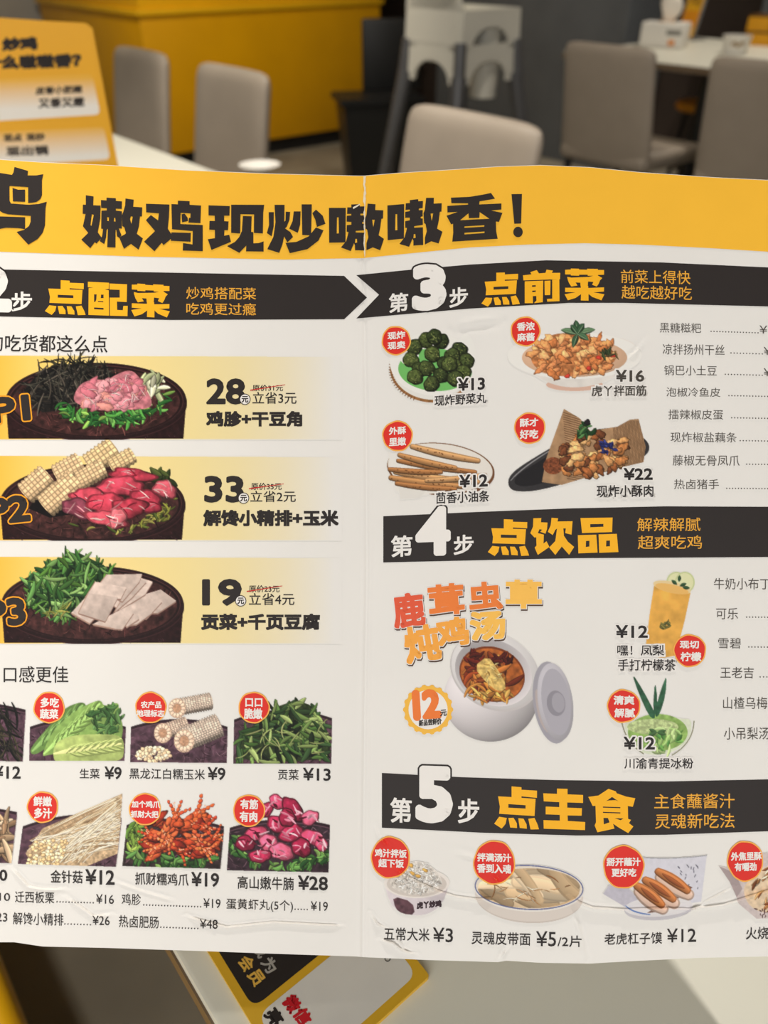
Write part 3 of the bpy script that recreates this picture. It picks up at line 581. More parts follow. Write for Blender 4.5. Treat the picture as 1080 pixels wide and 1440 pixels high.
# ---- the three combo panels
def combo(y0, y1, seed):
    p = Pic(-150, y0 - 26, 482, y1 + 1, seed); X, Y = p.X, p.Y
    m = (Y > y0 + 0.004 * X) & (Y < y1 - 0.001 * X); t = np.clip(X, -150, 480)
    stops = [-150, 0, 40, 110, 260, 330, 400, 470]; cs = [(236, 168, 40), (240, 190, 76), (242, 203, 104), (240, 213, 138), (237, 217, 154), (235, 218, 166), (234, 222, 190), PAPER]
    c = np.stack([np.interp(t, stops, [q[i] for q in cs]) for i in range(3)], -1); p.put((slice(None), slice(None)), m, c, 1); return p
NV_ = {1: 'combo_panel', 2: 'tray', 3: 'vegetables', 4: 'meat', 5: 'lettuce'}
def pile(cx, cy, rx, ry, top=1.0): return [(cx + rx * math.cos(t), cy + ry * math.sin(t) * (top if math.sin(t) < 0 else 1)) for t in np.linspace(0, 6.28, 20)]
p1 = combo(500, 618, 11); p1.platter(135, 563, 127, 53, 617, 2)
p1.poly([(40, 566), (36, 545), (56, 523), (80, 511), (130, 515), (160, 525), (150, 560), (100, 575), (60, 580)], (40, 36, 34), 3, .5)
p1.heap([(36, 575), (36, 545), (62, 515), (120, 507), (158, 520), (140, 560), (90, 572)], 200, 14, 44, 1.4, 3.2, [(62, 60, 54), (44, 42, 40), (92, 88, 76), (30, 28, 28), (76, 66, 56), (110, 100, 88), (24, 22, 22)], 3, .5)
p1.heap([(60, 512), (80, 502), (132, 503), (140, 516)], 26, 10, 30, 1.5, 3, [(60, 56, 44), (84, 80, 56), (40, 38, 34)], 3, .6)
p1.heap([(196, 535), (215, 530), (235, 545), (222, 566), (205, 570)], 22, 14, 26, 6, 12, [(226, 224, 190), (206, 214, 160), (190, 200, 140)], 5, .5)
p1.heap([(84, 570), (110, 580), (160, 582), (222, 572), (240, 548), (228, 580), (180, 596), (120, 596), (92, 586)], 120, 8, 20, 3, 7, [(70, 150, 62), (98, 178, 78), (44, 112, 50), (130, 200, 96), (58, 134, 60), (150, 196, 90)], 5, .8)
p1.poly(smooth([(102, 560), (112, 540), (130, 533), (150, 535), (168, 524), (185, 520), (196, 530), (204, 545), (214, 562), (212, 575), (180, 576), (150, 578), (128, 575), (108, 568)]), (214, 130, 140), 4, .25, 5)
for i in range(60):
    a, b = p1.rnd.uniform(108, 206), p1.rnd.uniform(533, 574)
    if inside(np.array([[a]]), np.array([[b]]), [(104, 560), (130, 538), (185, 524), (212, 562), (200, 574), (120, 572)])[0, 0]: p1.blob(a, b, p1.rnd.uniform(6, 13), p1.rnd.uniform(4, 7), p1.rnd.uniform(-1, .6), p1.rnd.choice([(224, 142, 152), (232, 160, 166), (208, 118, 132), (226, 150, 140)]), 4, .35, .25, .1, 3, .25)
p1.heap([(110, 560), (130, 540), (185, 526), (208, 562), (190, 572), (120, 570)], 44, 7, 16, .9, 1.6, [(240, 190, 192), (184, 96, 112), (248, 208, 204)], 4, .6)
c1 = p1.build('combo_panel', NV_, menu)
p2 = combo(641, 760, 12); p2.platter(130, 707, 130, 54, 759, 2)
p2.poly([(50, 700), (100, 690), (110, 722), (70, 728), (40, 715)], (26, 18, 20), 2, .2)
for a, b, wd in [((126, 654), (160, 630), 34), ((80, 660), (112, 648), 0), ((158, 656), (186, 640), 24)]:
    if wd: p2.corn(a, b, wd, 3, (252, 216, 160), 4, 6.4, .42)
for a, b, wd in [((80, 668), (112, 650), 30), ((112, 676), (144, 658), 28), ((36, 694), (66, 668), 34), ((64, 712), (106, 676), 36)]: p2.corn(a, b, wd, 3, (250, 212, 162), 4, 6.0, .42)
p2.heap([(100, 735), (140, 748), (200, 735), (244, 700), (246, 690), (236, 728), (180, 750), (110, 745)], 50, 7, 16, 2.5, 5, [(150, 150, 60), (120, 130, 52), (176, 168, 84), (90, 104, 44)], 5, .8)
p2.heap([(216, 660), (238, 664), (240, 680), (222, 684)], 12, 12, 20, 6, 10, [(86, 100, 46), (104, 116, 56), (64, 80, 38)], 5, .5)
for x, y, rx, ry, r_, c in [(186, 668, 32, 10, .15, (198, 62, 84)), (170, 684, 34, 14, -.1, (206, 70, 92)), (232, 688, 16, 13, .5, (214, 92, 108)), (206, 704, 24, 15, .25, (188, 58, 80)), (128, 700, 30, 13, .3, (196, 70, 88)), (112, 716, 26, 14, .25, (140, 66, 84)), (148, 708, 26, 16, -.2, (208, 66, 88)), (182, 714, 26, 14, .1, (182, 56, 76)), (152, 730, 30, 12, .25, (206, 82, 98)), (165, 728, 12, 14, .1, (228, 116, 126))]:
    p2.blob(x, y, rx, ry, r_, c, 4, .5, .2, .3, 7, .4)
    for k in range(6): p2.heap(pile(x, y, rx * .8, ry * .7), 1, 8, 20, .9, 2.2, [(246, 192, 190), (236, 150, 158), (140, 26, 50), (252, 214, 206), (150, 34, 58)], 4, .5, (r_, .5), .6, .2, 0)
c2 = p2.build('combo_panel', NV_, menu)
p3 = combo(783, 905, 13); p3.platter(130, 849, 128, 53, 904, 2)
REG = [(38, 850), (44, 812), (70, 790), (112, 778), (146, 795), (160, 806), (140, 815), (118, 845), (96, 868), (60, 862)]
p3.poly(REG, (50, 84, 44), 3, .5)
p3.heap(REG, 260, 12, 32, 3.4, 8.5, [(88, 142, 66), (150, 190, 110), (36, 70, 36), (66, 120, 54), (110, 164, 84), (46, 92, 44), (130, 176, 96), (56, 104, 60), (100, 150, 60)], 3, .5)
p3.heap([(70, 850), (100, 850), (98, 868), (60, 866)], 12, 10, 20, 1.5, 3, [(190, 180, 90), (150, 160, 70)], 3, .6)
TF = (226, 204, 192)
for k, q in enumerate([[(196, 838), (226, 829), (248, 845), (222, 862), (202, 862)], [(184, 842), (216, 832), (228, 846), (206, 870), (188, 868)], [(176, 852), (204, 845), (214, 862), (192, 878), (174, 880)], [(168, 862), (188, 850), (196, 870), (178, 882)], [(196, 812), (215, 818), (204, 836), (168, 858), (158, 850)], [(190, 810), (206, 818), (186, 840), (160, 862)], [(150, 808), (200, 807), (196, 818), (172, 846), (136, 826)], [(130, 878), (184, 850), (188, 862), (172, 885), (160, 884)], [(100, 862), (122, 838), (136, 866), (126, 877)], [(134, 818), (178, 826), (170, 842), (120, 840)], [(124, 834), (166, 840), (148, 874), (110, 862)]]):
    p3.poly([(x, y + 2) for x, y in q], (170, 136, 122), 4); p3.poly(q, [c * (0.93 + .02 * (k % 5)) for c in TF], 4, .10, 7, (-.4, -.6, .06))
    p3.stroke([q[-1], q[0]], 1.2, (196, 158, 140), 4, 0, 0, 0)
c3 = p3.build('combo_panel', {1: 'combo_panel', 2: 'tray', 3: 'vegetables', 4: 'tofu_sheets'}, menu)

def combo_text(par, big, bb, yuan, old, ob, save, sb, dish, db, strike):
    text('price', [(big, bb)], K_BLACK, par, 5, bold=.032, sl=0)
    ci = flat_shape('unit_ring', [circle(yuan[0], yuan[1], 7.9)], K_BLACK, par, 6); flat_shape('unit_disc', [circle(yuan[0], yuan[1], 6.8)], K_WHITE, par, 7)
    text('unit', [('元', (yuan[0] - 4.8, yuan[1] - 4.6, yuan[0] + 4.8, yuan[1] + 4.6))], K_BLACK, par, 8, bold=.03)
    text('old_price', [(old, ob)], K_BLACK, par, 4, bold=.012, sl=0); flat_shape('strike_line', [[strike[0], strike[1], (strike[1][0], strike[1][1] + .9), (strike[0][0], strike[0][1] + 1.6)]], K_STRIKE, par, 6)
    text('saving', [(save, sb)], K_TEXT, par, 4, bold=.008, sl=0); text('dish_name', [(dish, db)], K_BLACK, par, 4, bold=.042)
combo_text(c1, '28', (290, 532, 345, 569), (344.5, 561.5), '原价31元', (355, 541, 398, 550), '立省3元', (355, 551, 417, 568), '鸡胗+干豆角', (290, 578, 425, 600), [(352, 548), (401, 540.5)])
combo_text(c2, '33', (287, 669, 343, 707), (342.5, 700.5), '原价35元', (353, 679, 396, 689), '立省2元', (352, 690, 416, 706), '解馋小精排+玉米', (286, 717, 476, 740), [(350, 686.5), (399, 680)])
combo_text(c3, '19', (284, 814, 340, 852), (338.5, 845), '原价23元', (350, 823, 393, 833), '立省4元', (350, 834, 414, 851), '贡菜+千页豆腐', (283, 863, 450, 886), [(347, 831), (397, 823.5)])
for par, s, b in [(c1, 'TOP1', (-108, 561, 42, 599)), (c2, 'TOP2', (-108, 702, 42, 741)), (c3, 'TOP3', (-112, 846, 36, 886))]:
    text('rank_outline', [(s, b, dict(bold=.04))], K_ORANGE, par, 8, grow=2.0, sl=-.10, italic=-.1); text('rank_mark', [(s, b, dict(bold=.04))], K_BLACK, par, 11, sl=-.10, italic=-.1)

# ---- side-dish cards, two rows of four
def card(quad, seed, top=None):
    xs = [q[0] for q in quad]; ys = [q[1] for q in quad]; y0 = min(ys) - 52
    p = Pic(int(min(xs)) - 2, int(y0), int(max(xs)) + 3, int(max(ys)) + 3, seed); return p
def tray_bg(p, quad, arch=14, fl=(84, 58, 70), nm=1):
    (x0, y0), (x1, y1), (x2, y2), (x3, y3) = quad; n = 16
    topc = [(x0 + (x1 - x0) * t, y0 + (y1 - y0) * t - arch * (1 - (2 * t - 1) ** 2)) for t in np.linspace(0, 1, n)]; pts = topc + [(x2, y2), (x3, y3)]
    p.poly(pts, (48, 30, 38), nm, .2, 5); p.poly([(x, y + 4) for x, y in topc] + [(x2, y2), (x3, y3)], (96, 66, 78), nm); p.poly([(x, y + 5.5) for x, y in topc] + [(x2, y2), (x3, y3)], fl, nm, .45, 6)
    sv = p.clip; msk = inside(p.X, p.Y, [(x, y + 8) for x, y in topc] + [(x2, y2), (x3, y3)]); p.clip = msk
    p.heap([(x0, y0), (x1, y1), (x2, y2), (x3, y3)], 110, 5, 13, .8, 1.8, [(124, 92, 104), (60, 36, 46), (110, 80, 92), (44, 26, 34)], nm, .4)
    full = inside(p.X, p.Y, [(x3, y3), (x2, y2), (x2 + (x1 - x2) * 3, y2 + (y1 - y2) * 3), (x3 + (x0 - x3) * 3, y3 + (y0 - y3) * 3)]); p.clip = full; return p
q = [(-110, 985), (36, 998), (32, 1071), (-112, 1068)]; a = tray_bg(card(q, 21), q, 6)
a.heap([(-110, 990), (20, 1000), (33, 1068), (-110, 1068)], 220, 20, 50, 1.6, 3.6, [(46, 44, 40), (30, 28, 28), (70, 66, 50), (24, 22, 22), (86, 78, 58)], 2, .5, (1.0, .5)); d1 = a.build('dish_photo', {1: 'dish_photo', 2: 'dried_beans'}, menu)
q = [(42, 1022), (177, 1022), (175, 1070), (41, 1070)]; a = tray_bg(card(q, 22), q, 12)
def leafpoly(p, pts, base, rib, lab, veins):
    P_ = smooth(pts, 2); p.poly(P_, base, lab, .16, 8, (.5, .3, -.12)); sv = p.clip; m = inside(p.X, p.Y, P_); p.clip = m if sv is None else (m & sv)
    (x0, y0), (x1, y1) = rib; p.stroke(bez((x0, y0), ((x0 + x1) / 2, (y0 + y1) / 2 - 3), (x1, y1)), 8, [min(250, c * 1.22 + 22) for c in base], lab, .7, .1, 0)
    for k in range(veins):
        t = .15 + .8 * k / veins; x, y = x0 + (x1 - x0) * t, y0 + (y1 - y0) * t; sg = 1 if k % 2 else -1
        ang = math.atan2(y1 - y0, x1 - x0) + sg * .65; L = 22; p.stroke(bez((x, y), (x + math.cos(ang) * L * .6, y + math.sin(ang) * L * .6), (x + math.cos(ang - sg * .3) * L, y + math.sin(ang - sg * .3) * L)), 1.4, [min(250, c * 1.15 + 14) for c in base], lab, .5, .2, 0)
        p.stroke(bez((x + 3, y + 2), (x + 3 + math.cos(ang) * L * .6, y + 2 + math.sin(ang) * L * .6), (x + 4 + math.cos(ang - sg * .3) * L, y + 2 + math.sin(ang - sg * .3) * L)), 2.4, [c * .82 for c in base], lab, .5, .2, 0)
    p.clip = sv
leafpoly(a, [(42, 1052), (70, 1020), (90, 996), (112, 987), (122, 990), (118, 1002), (90, 1030), (58, 1058), (44, 1062)], (122, 160, 84), ((46, 1056), (116, 992)), 2, 10)
leafpoly(a, [(58, 1064), (72, 1030), (100, 1003), (128, 988), (142, 984), (146, 994), (168, 986), (166, 1004), (174, 1020), (170, 1046), (120, 1052), (66, 1062)], (150, 186, 98), ((62, 1060), (140, 990)), 2, 14)
a.heap([(128, 1000), (165, 990), (172, 1030), (135, 1035)], 40, 8, 18, 4, 8, [(98, 146, 80), (78, 126, 66), (118, 164, 92)], 2, .8, None, .6, .5, .3)
leafpoly(a, [(74, 1060), (78, 1044), (100, 1034), (140, 1032), (172, 1034), (175, 1052), (172, 1072), (110, 1074), (78, 1074)], (190, 208, 122), ((76, 1060), (170, 1046)), 2, 14)
d2 = a.build('dish_photo', {1: 'dish_photo', 2: 'lettuce'}, menu)
q = [(184, 1022), (320, 1022), (319, 1073), (183, 1072)]; a = tray_bg(card(q, 23), q, 11)
def cobend(p, cx, cy, r, lab):
    p.ell(cx, cy, r, r * 1.12, (232, 196, 168), lab)
    for k in range(13):
        t = 6.28 * k / 13; p.blob(cx + r * .72 * math.cos(t), cy + r * .8 * math.sin(t), r * .28, r * .2, t, (240, 208, 182), lab, .3, .1, .1, 3, .5)
    p.ell(cx, cy, r * .45, r * .5, (214, 166, 132), lab, tex=.2, ts=2)
a.corn((248, 995), (296, 986), 24, 2, (240, 216, 196), 7, 3.6, .5); cobend(a, 249, 996, 12.5, 2)
a.corn((228, 1030), (262, 1018), 22, 2, (236, 206, 184), 6, 3.6, .5); cobend(a, 229, 1031, 12.5, 2)
a.corn((258, 1040), (308, 1020), 34, 2, (242, 218, 198), 8, 3.8, .5); cobend(a, 259, 1042, 14.5, 2)
for k in range(90):
    t = a.rnd.uniform(0, 6.28); r_ = math.sqrt(a.rnd.random()); x, y = 216 + 24 * r_ * math.cos(t), 1061 + 10 * r_ * math.sin(t) - 4 * (1 - r_); a.blob(x, y, 3.4, 2.6, a.rnd.uniform(0, 3), a.rnd.choice([(240, 214, 178), (246, 226, 198), (228, 196, 158)]), 3, .4, .1, .05, 3, .5)
d3 = a.build('dish_photo', {1: 'dish_photo', 2: 'corn_cobs', 3: 'corn_kernels'}, menu)
q = [(329, 1012), (467, 1010), (466, 1074), (328, 1074)]; a = tray_bg(card(q, 24), q, 13)
REG = [(336, 1066), (334, 1040), (372, 1006), (400, 988), (430, 986), (450, 1006), (464, 1036), (464, 1062), (440, 1070), (360, 1071)]
a.poly(smooth(REG, 1), (58, 74, 40), 2, .4); a.heap(REG, 170, 12, 30, 4, 9, [(110, 150, 72), (176, 196, 120), (40, 58, 32), (30, 42, 26), (88, 128, 58), (140, 172, 92), (60, 96, 48), (158, 182, 104), (74, 108, 62)], 2, .4); a.heap(REG, 14, 18, 30, 1.5, 2.6, [(196, 200, 130), (176, 188, 116)], 2, .7)
d4 = a.build('dish_photo', {1: 'dish_photo', 2: 'vegetable_shreds'}, menu)
q = [(-110, 1130), (24, 1142), (16, 1214), (-114, 1210)]; a = tray_bg(card(q, 25), q, 4)
a.heap([(-112, 1135), (22, 1142), (18, 1200), (-112, 1200)], 70, 16, 40, 7, 14, [(222, 192, 156), (206, 172, 134), (234, 208, 176), (186, 148, 112)], 2, .5); d5 = a.build('dish_photo', {1: 'dish_photo', 2: 'tofu_skin'}, menu)
q = [(32, 1162), (171, 1150), (163, 1219), (25, 1215)]; a = tray_bg(card(q, 26), q, 10); r = a.rnd
a.poly([(36, 1200), (60, 1165), (172, 1116), (166, 1200), (120, 1219), (44, 1214)], (206, 176, 138), 2, .3, 3)
for k in range(170):
    t = r.random(); sx, sy = 44 + 70 * t + r.uniform(-6, 6), 1178 + 36 * r.random(); ex, ey = 172 - 14 * r.random() * 1.0, 1118 + 90 * (0.15 * t + r.random() * .8) * .9
    a.stroke(bez((sx, sy), ((sx + ex) / 2 + r.uniform(-6, 6), (sy + ey) / 2 - 6), (ex, ey), 7), r.uniform(1.3, 2.3), r.choice([(240, 218, 184), (226, 198, 158), (250, 234, 208), (196, 160, 118), (250, 236, 214)]), 2, .2, .5, .25)
for k in range(110):
    x, y = 38 + 46 * r.random(), 1182 + 34 * r.random(); x += (1215 - y) * .35; a.blob(x, y, 3.0, 2.5, 0, r.choice([(236, 206, 160), (224, 188, 138), (246, 222, 182)]), 2, .5, .1, .05, 3, .5)
d6 = a.build('dish_photo', {1: 'dish_photo', 2: 'enoki_mushrooms'}, menu)
def frill(p, reg, n, lab, cols=((92, 150, 70), (120, 176, 88), (64, 116, 52), (150, 190, 100), (48, 96, 46))): p.heap(reg, n, 8, 18, 4, 8, list(cols), lab, .9)
q = [(178, 1160), (315, 1162), (310, 1222), (172, 1218)]; a = tray_bg(card(q, 27), q, 10, (52, 40, 40))
frill(a, [(180, 1160), (196, 1158), (200, 1195), (182, 1200)], 30, 3, [(140, 176, 70), (170, 196, 90), (110, 150, 60)]); frill(a, [(182, 1198), (220, 1205), (306, 1196), (306, 1214), (240, 1222), (190, 1212)], 60, 3)
for k in range(46):
    t = a.rnd.random(); x, y = 206 + 96 * a.rnd.random(), 1148 + 56 * a.rnd.random()
    a.blob(x, y, a.rnd.uniform(9, 16), a.rnd.uniform(5, 8), a.rnd.uniform(-1.2, .8), a.rnd.choice([(190, 70, 34), (168, 54, 28), (208, 90, 46), (150, 44, 26)]), 2, .8, .2, .2, 3, .5)
def foot_print(p, x, y, ang, L, col):
    for k, da in enumerate((-.55, 0, .5)):
        t = ang + da
        for m in range(4): f = .25 + .25 * m; p.blob(x + L * f * math.cos(t + .12 * m * da), y + L * f * math.sin(t + .12 * m * da), L * (.17 - .018 * m), L * (.125 - .012 * m), t, [c * p.rnd.uniform(.9, 1.12) for c in col], 2, .9, .15, .2, 2, .45)
    p.blob(x, y, L * .3, L * .2, ang, col, 2, .9, .15, .2, 2.5, .45); p.blob(x - L * .35 * math.cos(ang), y - L * .35 * math.sin(ang), L * .3, L * .15, ang, [c * .92 for c in col], 2, .9, .12, .2, 2.5, .45)
    for _ in range(7): t = p.rnd.uniform(-.5, .5) + ang; f = p.rnd.uniform(0, .9) * L; p.ell(x + f * math.cos(t), y + f * math.sin(t) - 1.5, 1.3, .8, (252, 190, 150), 2, t)
for x, y, t, L in [(222, 1192, 2.9, 20), (300, 1178, -.3, 20), (252, 1196, .5, 22), (286, 1196, .3, 20), (214, 1176, -2.8, 20), (272, 1178, .4, 24), (240, 1178, 2.4, 22), (246, 1150, -1.2, 24), (274, 1146, -.5, 28), (262, 1160, .1, 30), (234, 1164, 1.9, 26), (284, 1164, .1, 24)]: foot_print(a, x, y, t, L, a.rnd.choice([(206, 86, 42), (190, 72, 34), (222, 104, 56)]))
d7 = a.build('dish_photo', {1: 'dish_photo', 2: 'chicken_feet', 3: 'lettuce'}, menu)
q = [(323, 1164), (464, 1160), (462, 1227), (319, 1224)]; a = tray_bg(card(q, 28), q, 10, (52, 36, 44))
frill(a, [(322, 1180), (340, 1175), (345, 1205), (324, 1205)], 20, 3); frill(a, [(340, 1205), (400, 1215), (462, 1190), (464, 1210), (420, 1222), (350, 1216)], 56, 3)
for k, (x, y, rx, ry, rt) in enumerate([(372, 1140, 14, 10, -.7), (390, 1128, 13, 10, .5), (412, 1138, 20, 12, .9), (436, 1150, 14, 10, -.4), (392, 1160, 18, 12, .3), (360, 1172, 16, 11, -.3), (345, 1186, 14, 12, .4), (378, 1186, 16, 12, .8), (410, 1172, 18, 13, -.2), (440, 1178, 17, 11, .4), (424, 1192, 16, 13, .9), (396, 1198, 18, 13, .2), (366, 1204, 16, 10, -.1), (452, 1188, 10, 9, .2), (404, 1150, 12, 14, .2)]):
    a.blob(x, y, rx, ry, rt, [(184, 44, 86), (204, 70, 108), (158, 30, 70), (216, 96, 128)][k % 4], 2, .7, .12, .25, 5, .55)
    for _ in range(6): a.heap(pile(x, y, rx * .75, ry * .65), 1, 6, 15, 1.4, 4.2, [(250, 206, 216), (240, 168, 188), (226, 130, 156), (120, 14, 48)], 2, .4, (rt + (1.3 if _ > 3 else 0), .4), .5, .2, 0)
d8 = a.build('dish_photo', {1: 'dish_photo', 2: 'beef_chunks', 3: 'lettuce'}, menu)

def cap(par, *items): text('caption', list(items), K_TEXT, par, 3, bold=.006)
def B(s, b): return (s, b, dict(bold=.018))
cap(d1, B('¥12', (-10, 1077, 29, 1095)))
cap(d2, ('生菜', (112, 1081, 140, 1095)), B('¥9', (147, 1078, 171, 1096))); badge(69, 995, 20.5, [('多吃', (57, 981, 83, 995)), ('蔬菜', (56, 997, 82, 1011))], d2, 2)
cap(d3, ('黑龙江白糯玉米', (182, 1081, 288, 1096)), B('¥9', (292, 1079, 317, 1097))); badge(212, 995, 20.5, [('农产品', (198, 986, 227, 996)), ('地理标志', (192, 998, 231, 1008))], d3, 3)
cap(d4, ('贡菜', (391, 1082, 420, 1097)), B('¥13', (426, 1080, 465, 1098))); badge(357, 995, 20.5, [('口口', (345, 982, 369, 994)), ('脆嫩', (343, 996, 369, 1011))], d4, 4)
cap(d5, B('0', (-1, 1223, 10, 1239)))
cap(d6, ('金针菇', (71, 1224, 116, 1242)), B('¥12', (120, 1223, 161, 1244))); badge(60, 1135, 20.5, [('鲜嫩', (47, 1120, 73, 1134)), ('多汁', (48, 1136, 73, 1151))], d6, 5)
cap(d7, ('抓财糯鸡爪', (190, 1228, 265, 1245)), B('¥19', (269, 1227, 308, 1247))); badge(204, 1138, 21, [('加个鸡爪', (185, 1126, 225, 1136)), ('抓财大把', (184, 1140, 223, 1150))], d7, 6)
cap(d8, ('高山嫩牛腩', (334, 1233, 413, 1251)), B('¥28', (419, 1232, 461, 1252))); badge(350, 1140, 21, [('有筋', (338, 1124, 363, 1138)), ('有肉', (337, 1141, 362, 1156))], d8, 7)
def price_line(name, nb, price=None, pb=None, dots=None, m=K_TEXT, bold=.0, n=None):
    bm = bmesh.new()
    for s_, b_ in ((name, nb), (price, pb)):
        if s_: text_geo(bm, s_, b_, bold, 0.0)
    bmesh.ops.triangulate(bm, faces=[f for f in bm.faces if len(f.verts) > 3])
    if dots:
        for lp in dots_geo(dots[0], dots[1], dots[2], n or int((dots[1] - dots[0]) / 4.05) + 1):
            vs = [bm.verts.new((x, y, 0)) for x, y in lp]; bm.faces.new(vs)
        bmesh.ops.triangulate(bm, faces=[f for f in bm.faces if len(f.verts) > 3])
    return finish_flat('price_line', bm, m, menu, 3, 9)
price_line('10', (-1, 1256, 14, 1267)); price_line('23', (-5, 1284, 10, 1296))
price_line('迁西板栗', (21, 1254, 76, 1270), '¥16', (135, 1258, 160, 1271), (80, 131, 1269))
price_line('鸡胗', (171, 1257, 198, 1273), '¥19', (286, 1264, 310, 1277), (202, 282, 1274))
price_line('蛋黄虾丸(5个)', (318, 1265, 412, 1282), '¥19', (437, 1268, 461, 1281), (415, 432, 1279))
price_line('解馋小精排', (18, 1284, 89, 1301), '¥26', (130, 1288, 154, 1301), (91, 127, 1300))
price_line('热卤肥肠', (167, 1288, 223, 1305), '¥48', (281, 1293, 306, 1306), (226, 278, 1305))

# ---- starters
def done(p, parts, par=menu): return p.build('dish_photo', parts, par)
a = Pic(530, 455, 690, 570, 31)
a.ell(606, 520, 58, 46, (150, 104, 62), 1, .12, .2); a.ell(606, 517, 56, 45, (226, 224, 218), 1, .12)
for k in range(26):
    t = 2.0 + k * .08; x, y = 606 + 54 * math.cos(t), 519 + 43 * math.sin(t); a.stroke([(x, y), (x + 5 * math.cos(t), y + 5 * math.sin(t))], 1.2, (110, 70, 40), 1, 0, 0, 0)
a.ell(608, 512, 60, 44, (233, 231, 226), 1, .1); a.ell(612, 520, 52, 30, (112, 184, 100), 1, .05)
a.ell(575, 498, 14, 16, (233, 231, 226), 1); a.ell(655, 500, 14, 30, (233, 231, 226), 1)
for x, y in [(583, 488), (600, 478), (620, 480), (646, 492), (656, 508), (636, 500), (578, 506), (590, 520), (640, 516), (652, 524), (608, 498), (626, 512), (600, 518), (584, 530), (620, 528), (640, 532), (611, 474), (607, 540), (632, 512)][::1]:
    a.blob(x, y, 11.5, 11.5, 0, a.rnd.choice([(66, 78, 40), (76, 88, 44), (54, 66, 34)]), 2, .8, .08, .5, 2.2, .5)
    for _ in range(26): t, r_ = a.rnd.uniform(0, 6.28), a.rnd.uniform(0, 9); a.stroke([(x + r_ * math.cos(t), y + r_ * math.sin(t)), (x + r_ * math.cos(t) + a.rnd.uniform(-3, 3), y + r_ * math.sin(t) + a.rnd.uniform(-2, 2))], 1.2, a.rnd.choice([(128, 142, 72), (40, 50, 26), (100, 116, 58), (152, 160, 92)]), 2, .5, 0, 0)
e1 = done(a, {1: 'dish_photo', 2: 'vegetable_balls'})
a = Pic(712, 448, 918, 560, 32)
a.ell(808, 541, 40, 9, (214, 176, 158), 1); a.poly(smooth([(712, 500), (742, 520), (768, 538), (800, 546), (840, 542), (872, 526), (906, 500), (880, 470), (740, 475)], 2), (226, 220, 214), 1, .04, 12, (0, 1, -.05)); a.ell(808, 500, 94, 33, (236, 233, 228), 1); a.ell(808, 503, 74, 27, (216, 176, 146), 1, shade=.1)
a.poly(smooth([(744, 508), (752, 485), (775, 470), (800, 468), (838, 474), (860, 490), (870, 506), (840, 524), (800, 530), (765, 526)], 2), (206, 132, 76), 2, .35, 5)
for k in range(110):
    x, y = a.rnd.uniform(748, 866), a.rnd.uniform(472, 526)
    if ((x - 806) / 62) ** 2 + ((y - 500) / 30) ** 2 < 1: a.blob(x, y, a.rnd.uniform(5, 11), a.rnd.uniform(3, 6), a.rnd.uniform(-1.2, 1.2), a.rnd.choice([(222, 150, 90), (236, 172, 112), (202, 124, 68), (214, 138, 84)]), 2, .5, .25, .25, 2.5, .35)
for x, y in [(842, 503), (828, 518), (798, 529), (862, 500)]: a.blob(x, y, 4, 3, 0, (206, 66, 50), 2, .5)
a.heap([(845, 490), (868, 494), (866, 510), (848, 506)], 10, 7, 14, 2.5, 4, [(84, 100, 62), (110, 96, 60)], 2)
for t, L in [(-2.9, 24), (-1.7, 20), (-.25, 26), (1.9, 20), (-2.2, 16), (.5, 18), (-1.0, 18)]:
    x, y = 812, 470; a.stroke(bez((x, y), (x + L * .5 * math.cos(t) , y + L * .5 * math.sin(t) - 3), (x + L * math.cos(t), y + L * math.sin(t))), 9, a.rnd.choice([(88, 128, 92), (66, 106, 74), (112, 148, 108)]), 3, .95, .5, .3); a.stroke([(x, y), (x + L * .85 * math.cos(t), y + L * .85 * math.sin(t))], 1, (150, 178, 140), 3, .5, 0, 0)
e2 = done(a, {1: 'dish_photo', 2: 'gluten_pieces', 3: 'mint_leaves'})
a = Pic(536, 615, 696, 705, 33)
a.ell(620, 660, 76, 37, (110, 70, 42), 1, .1); a.ell(619, 658, 74, 34, (228, 222, 214), 1, .1); a.poly([(546, 636), (580, 640), (660, 660), (640, 690), (580, 698), (556, 690)], (230, 226, 220), 1); a.poly([(560, 682), (600, 690), (590, 700), (563, 702)], (224, 220, 214), 1)
for x0, y0, x1, y1, w_ in [(552, 652, 690, 690, 0), (560, 648, 668, 664, 9), (556, 664, 672, 678, 10), (550, 672, 650, 684, 11), (558, 680, 640, 688, 9), (562, 640, 640, 658, 10), (548, 660, 620, 664, 9), (580, 628, 672, 648, 11), (600, 676, 682, 668, 9)]:
    if w_: 
        a.stroke(bez((x0, y0), ((x0 + x1) / 2, (y0 + y1) / 2 + 3), (x1, y1)), w_, a.rnd.choice([(206, 150, 92), (218, 166, 110), (192, 132, 76)]), 2, .3, .7, .3)
        for _ in range(12): t = a.rnd.random(); a.ell(x0 + (x1 - x0) * t, y0 + (y1 - y0) * t + a.rnd.uniform(0, 3), 1, .8, (130, 80, 40), 2)
e3 = done(a, {1: 'dish_photo', 2: 'dough_sticks'})
a = Pic(708, 572, 920, 696, 34)
a.poly(smooth([(714, 684), (716, 668), (740, 650), (800, 615), (850, 600), (890, 606), (914, 622), (912, 640), (880, 656), (820, 672), (760, 690), (725, 692)], 2), (52, 50, 52), 1, .1); a.poly(smooth([(722, 682), (726, 668), (750, 654), (800, 622), (850, 608), (900, 616), (906, 632), (870, 650), (800, 668), (745, 685)], 2), (32, 30, 33), 1); a.stroke(bez((718, 676), (735, 655), (790, 624)), 1.6, (150, 148, 150), 1, .5, 0, 0)
news = [(793, 575), (815, 588), (830, 606), (868, 600), (886, 590), (898, 589), (908, 628), (905, 650), (862, 660), (790, 682), (762, 678), (768, 645)]
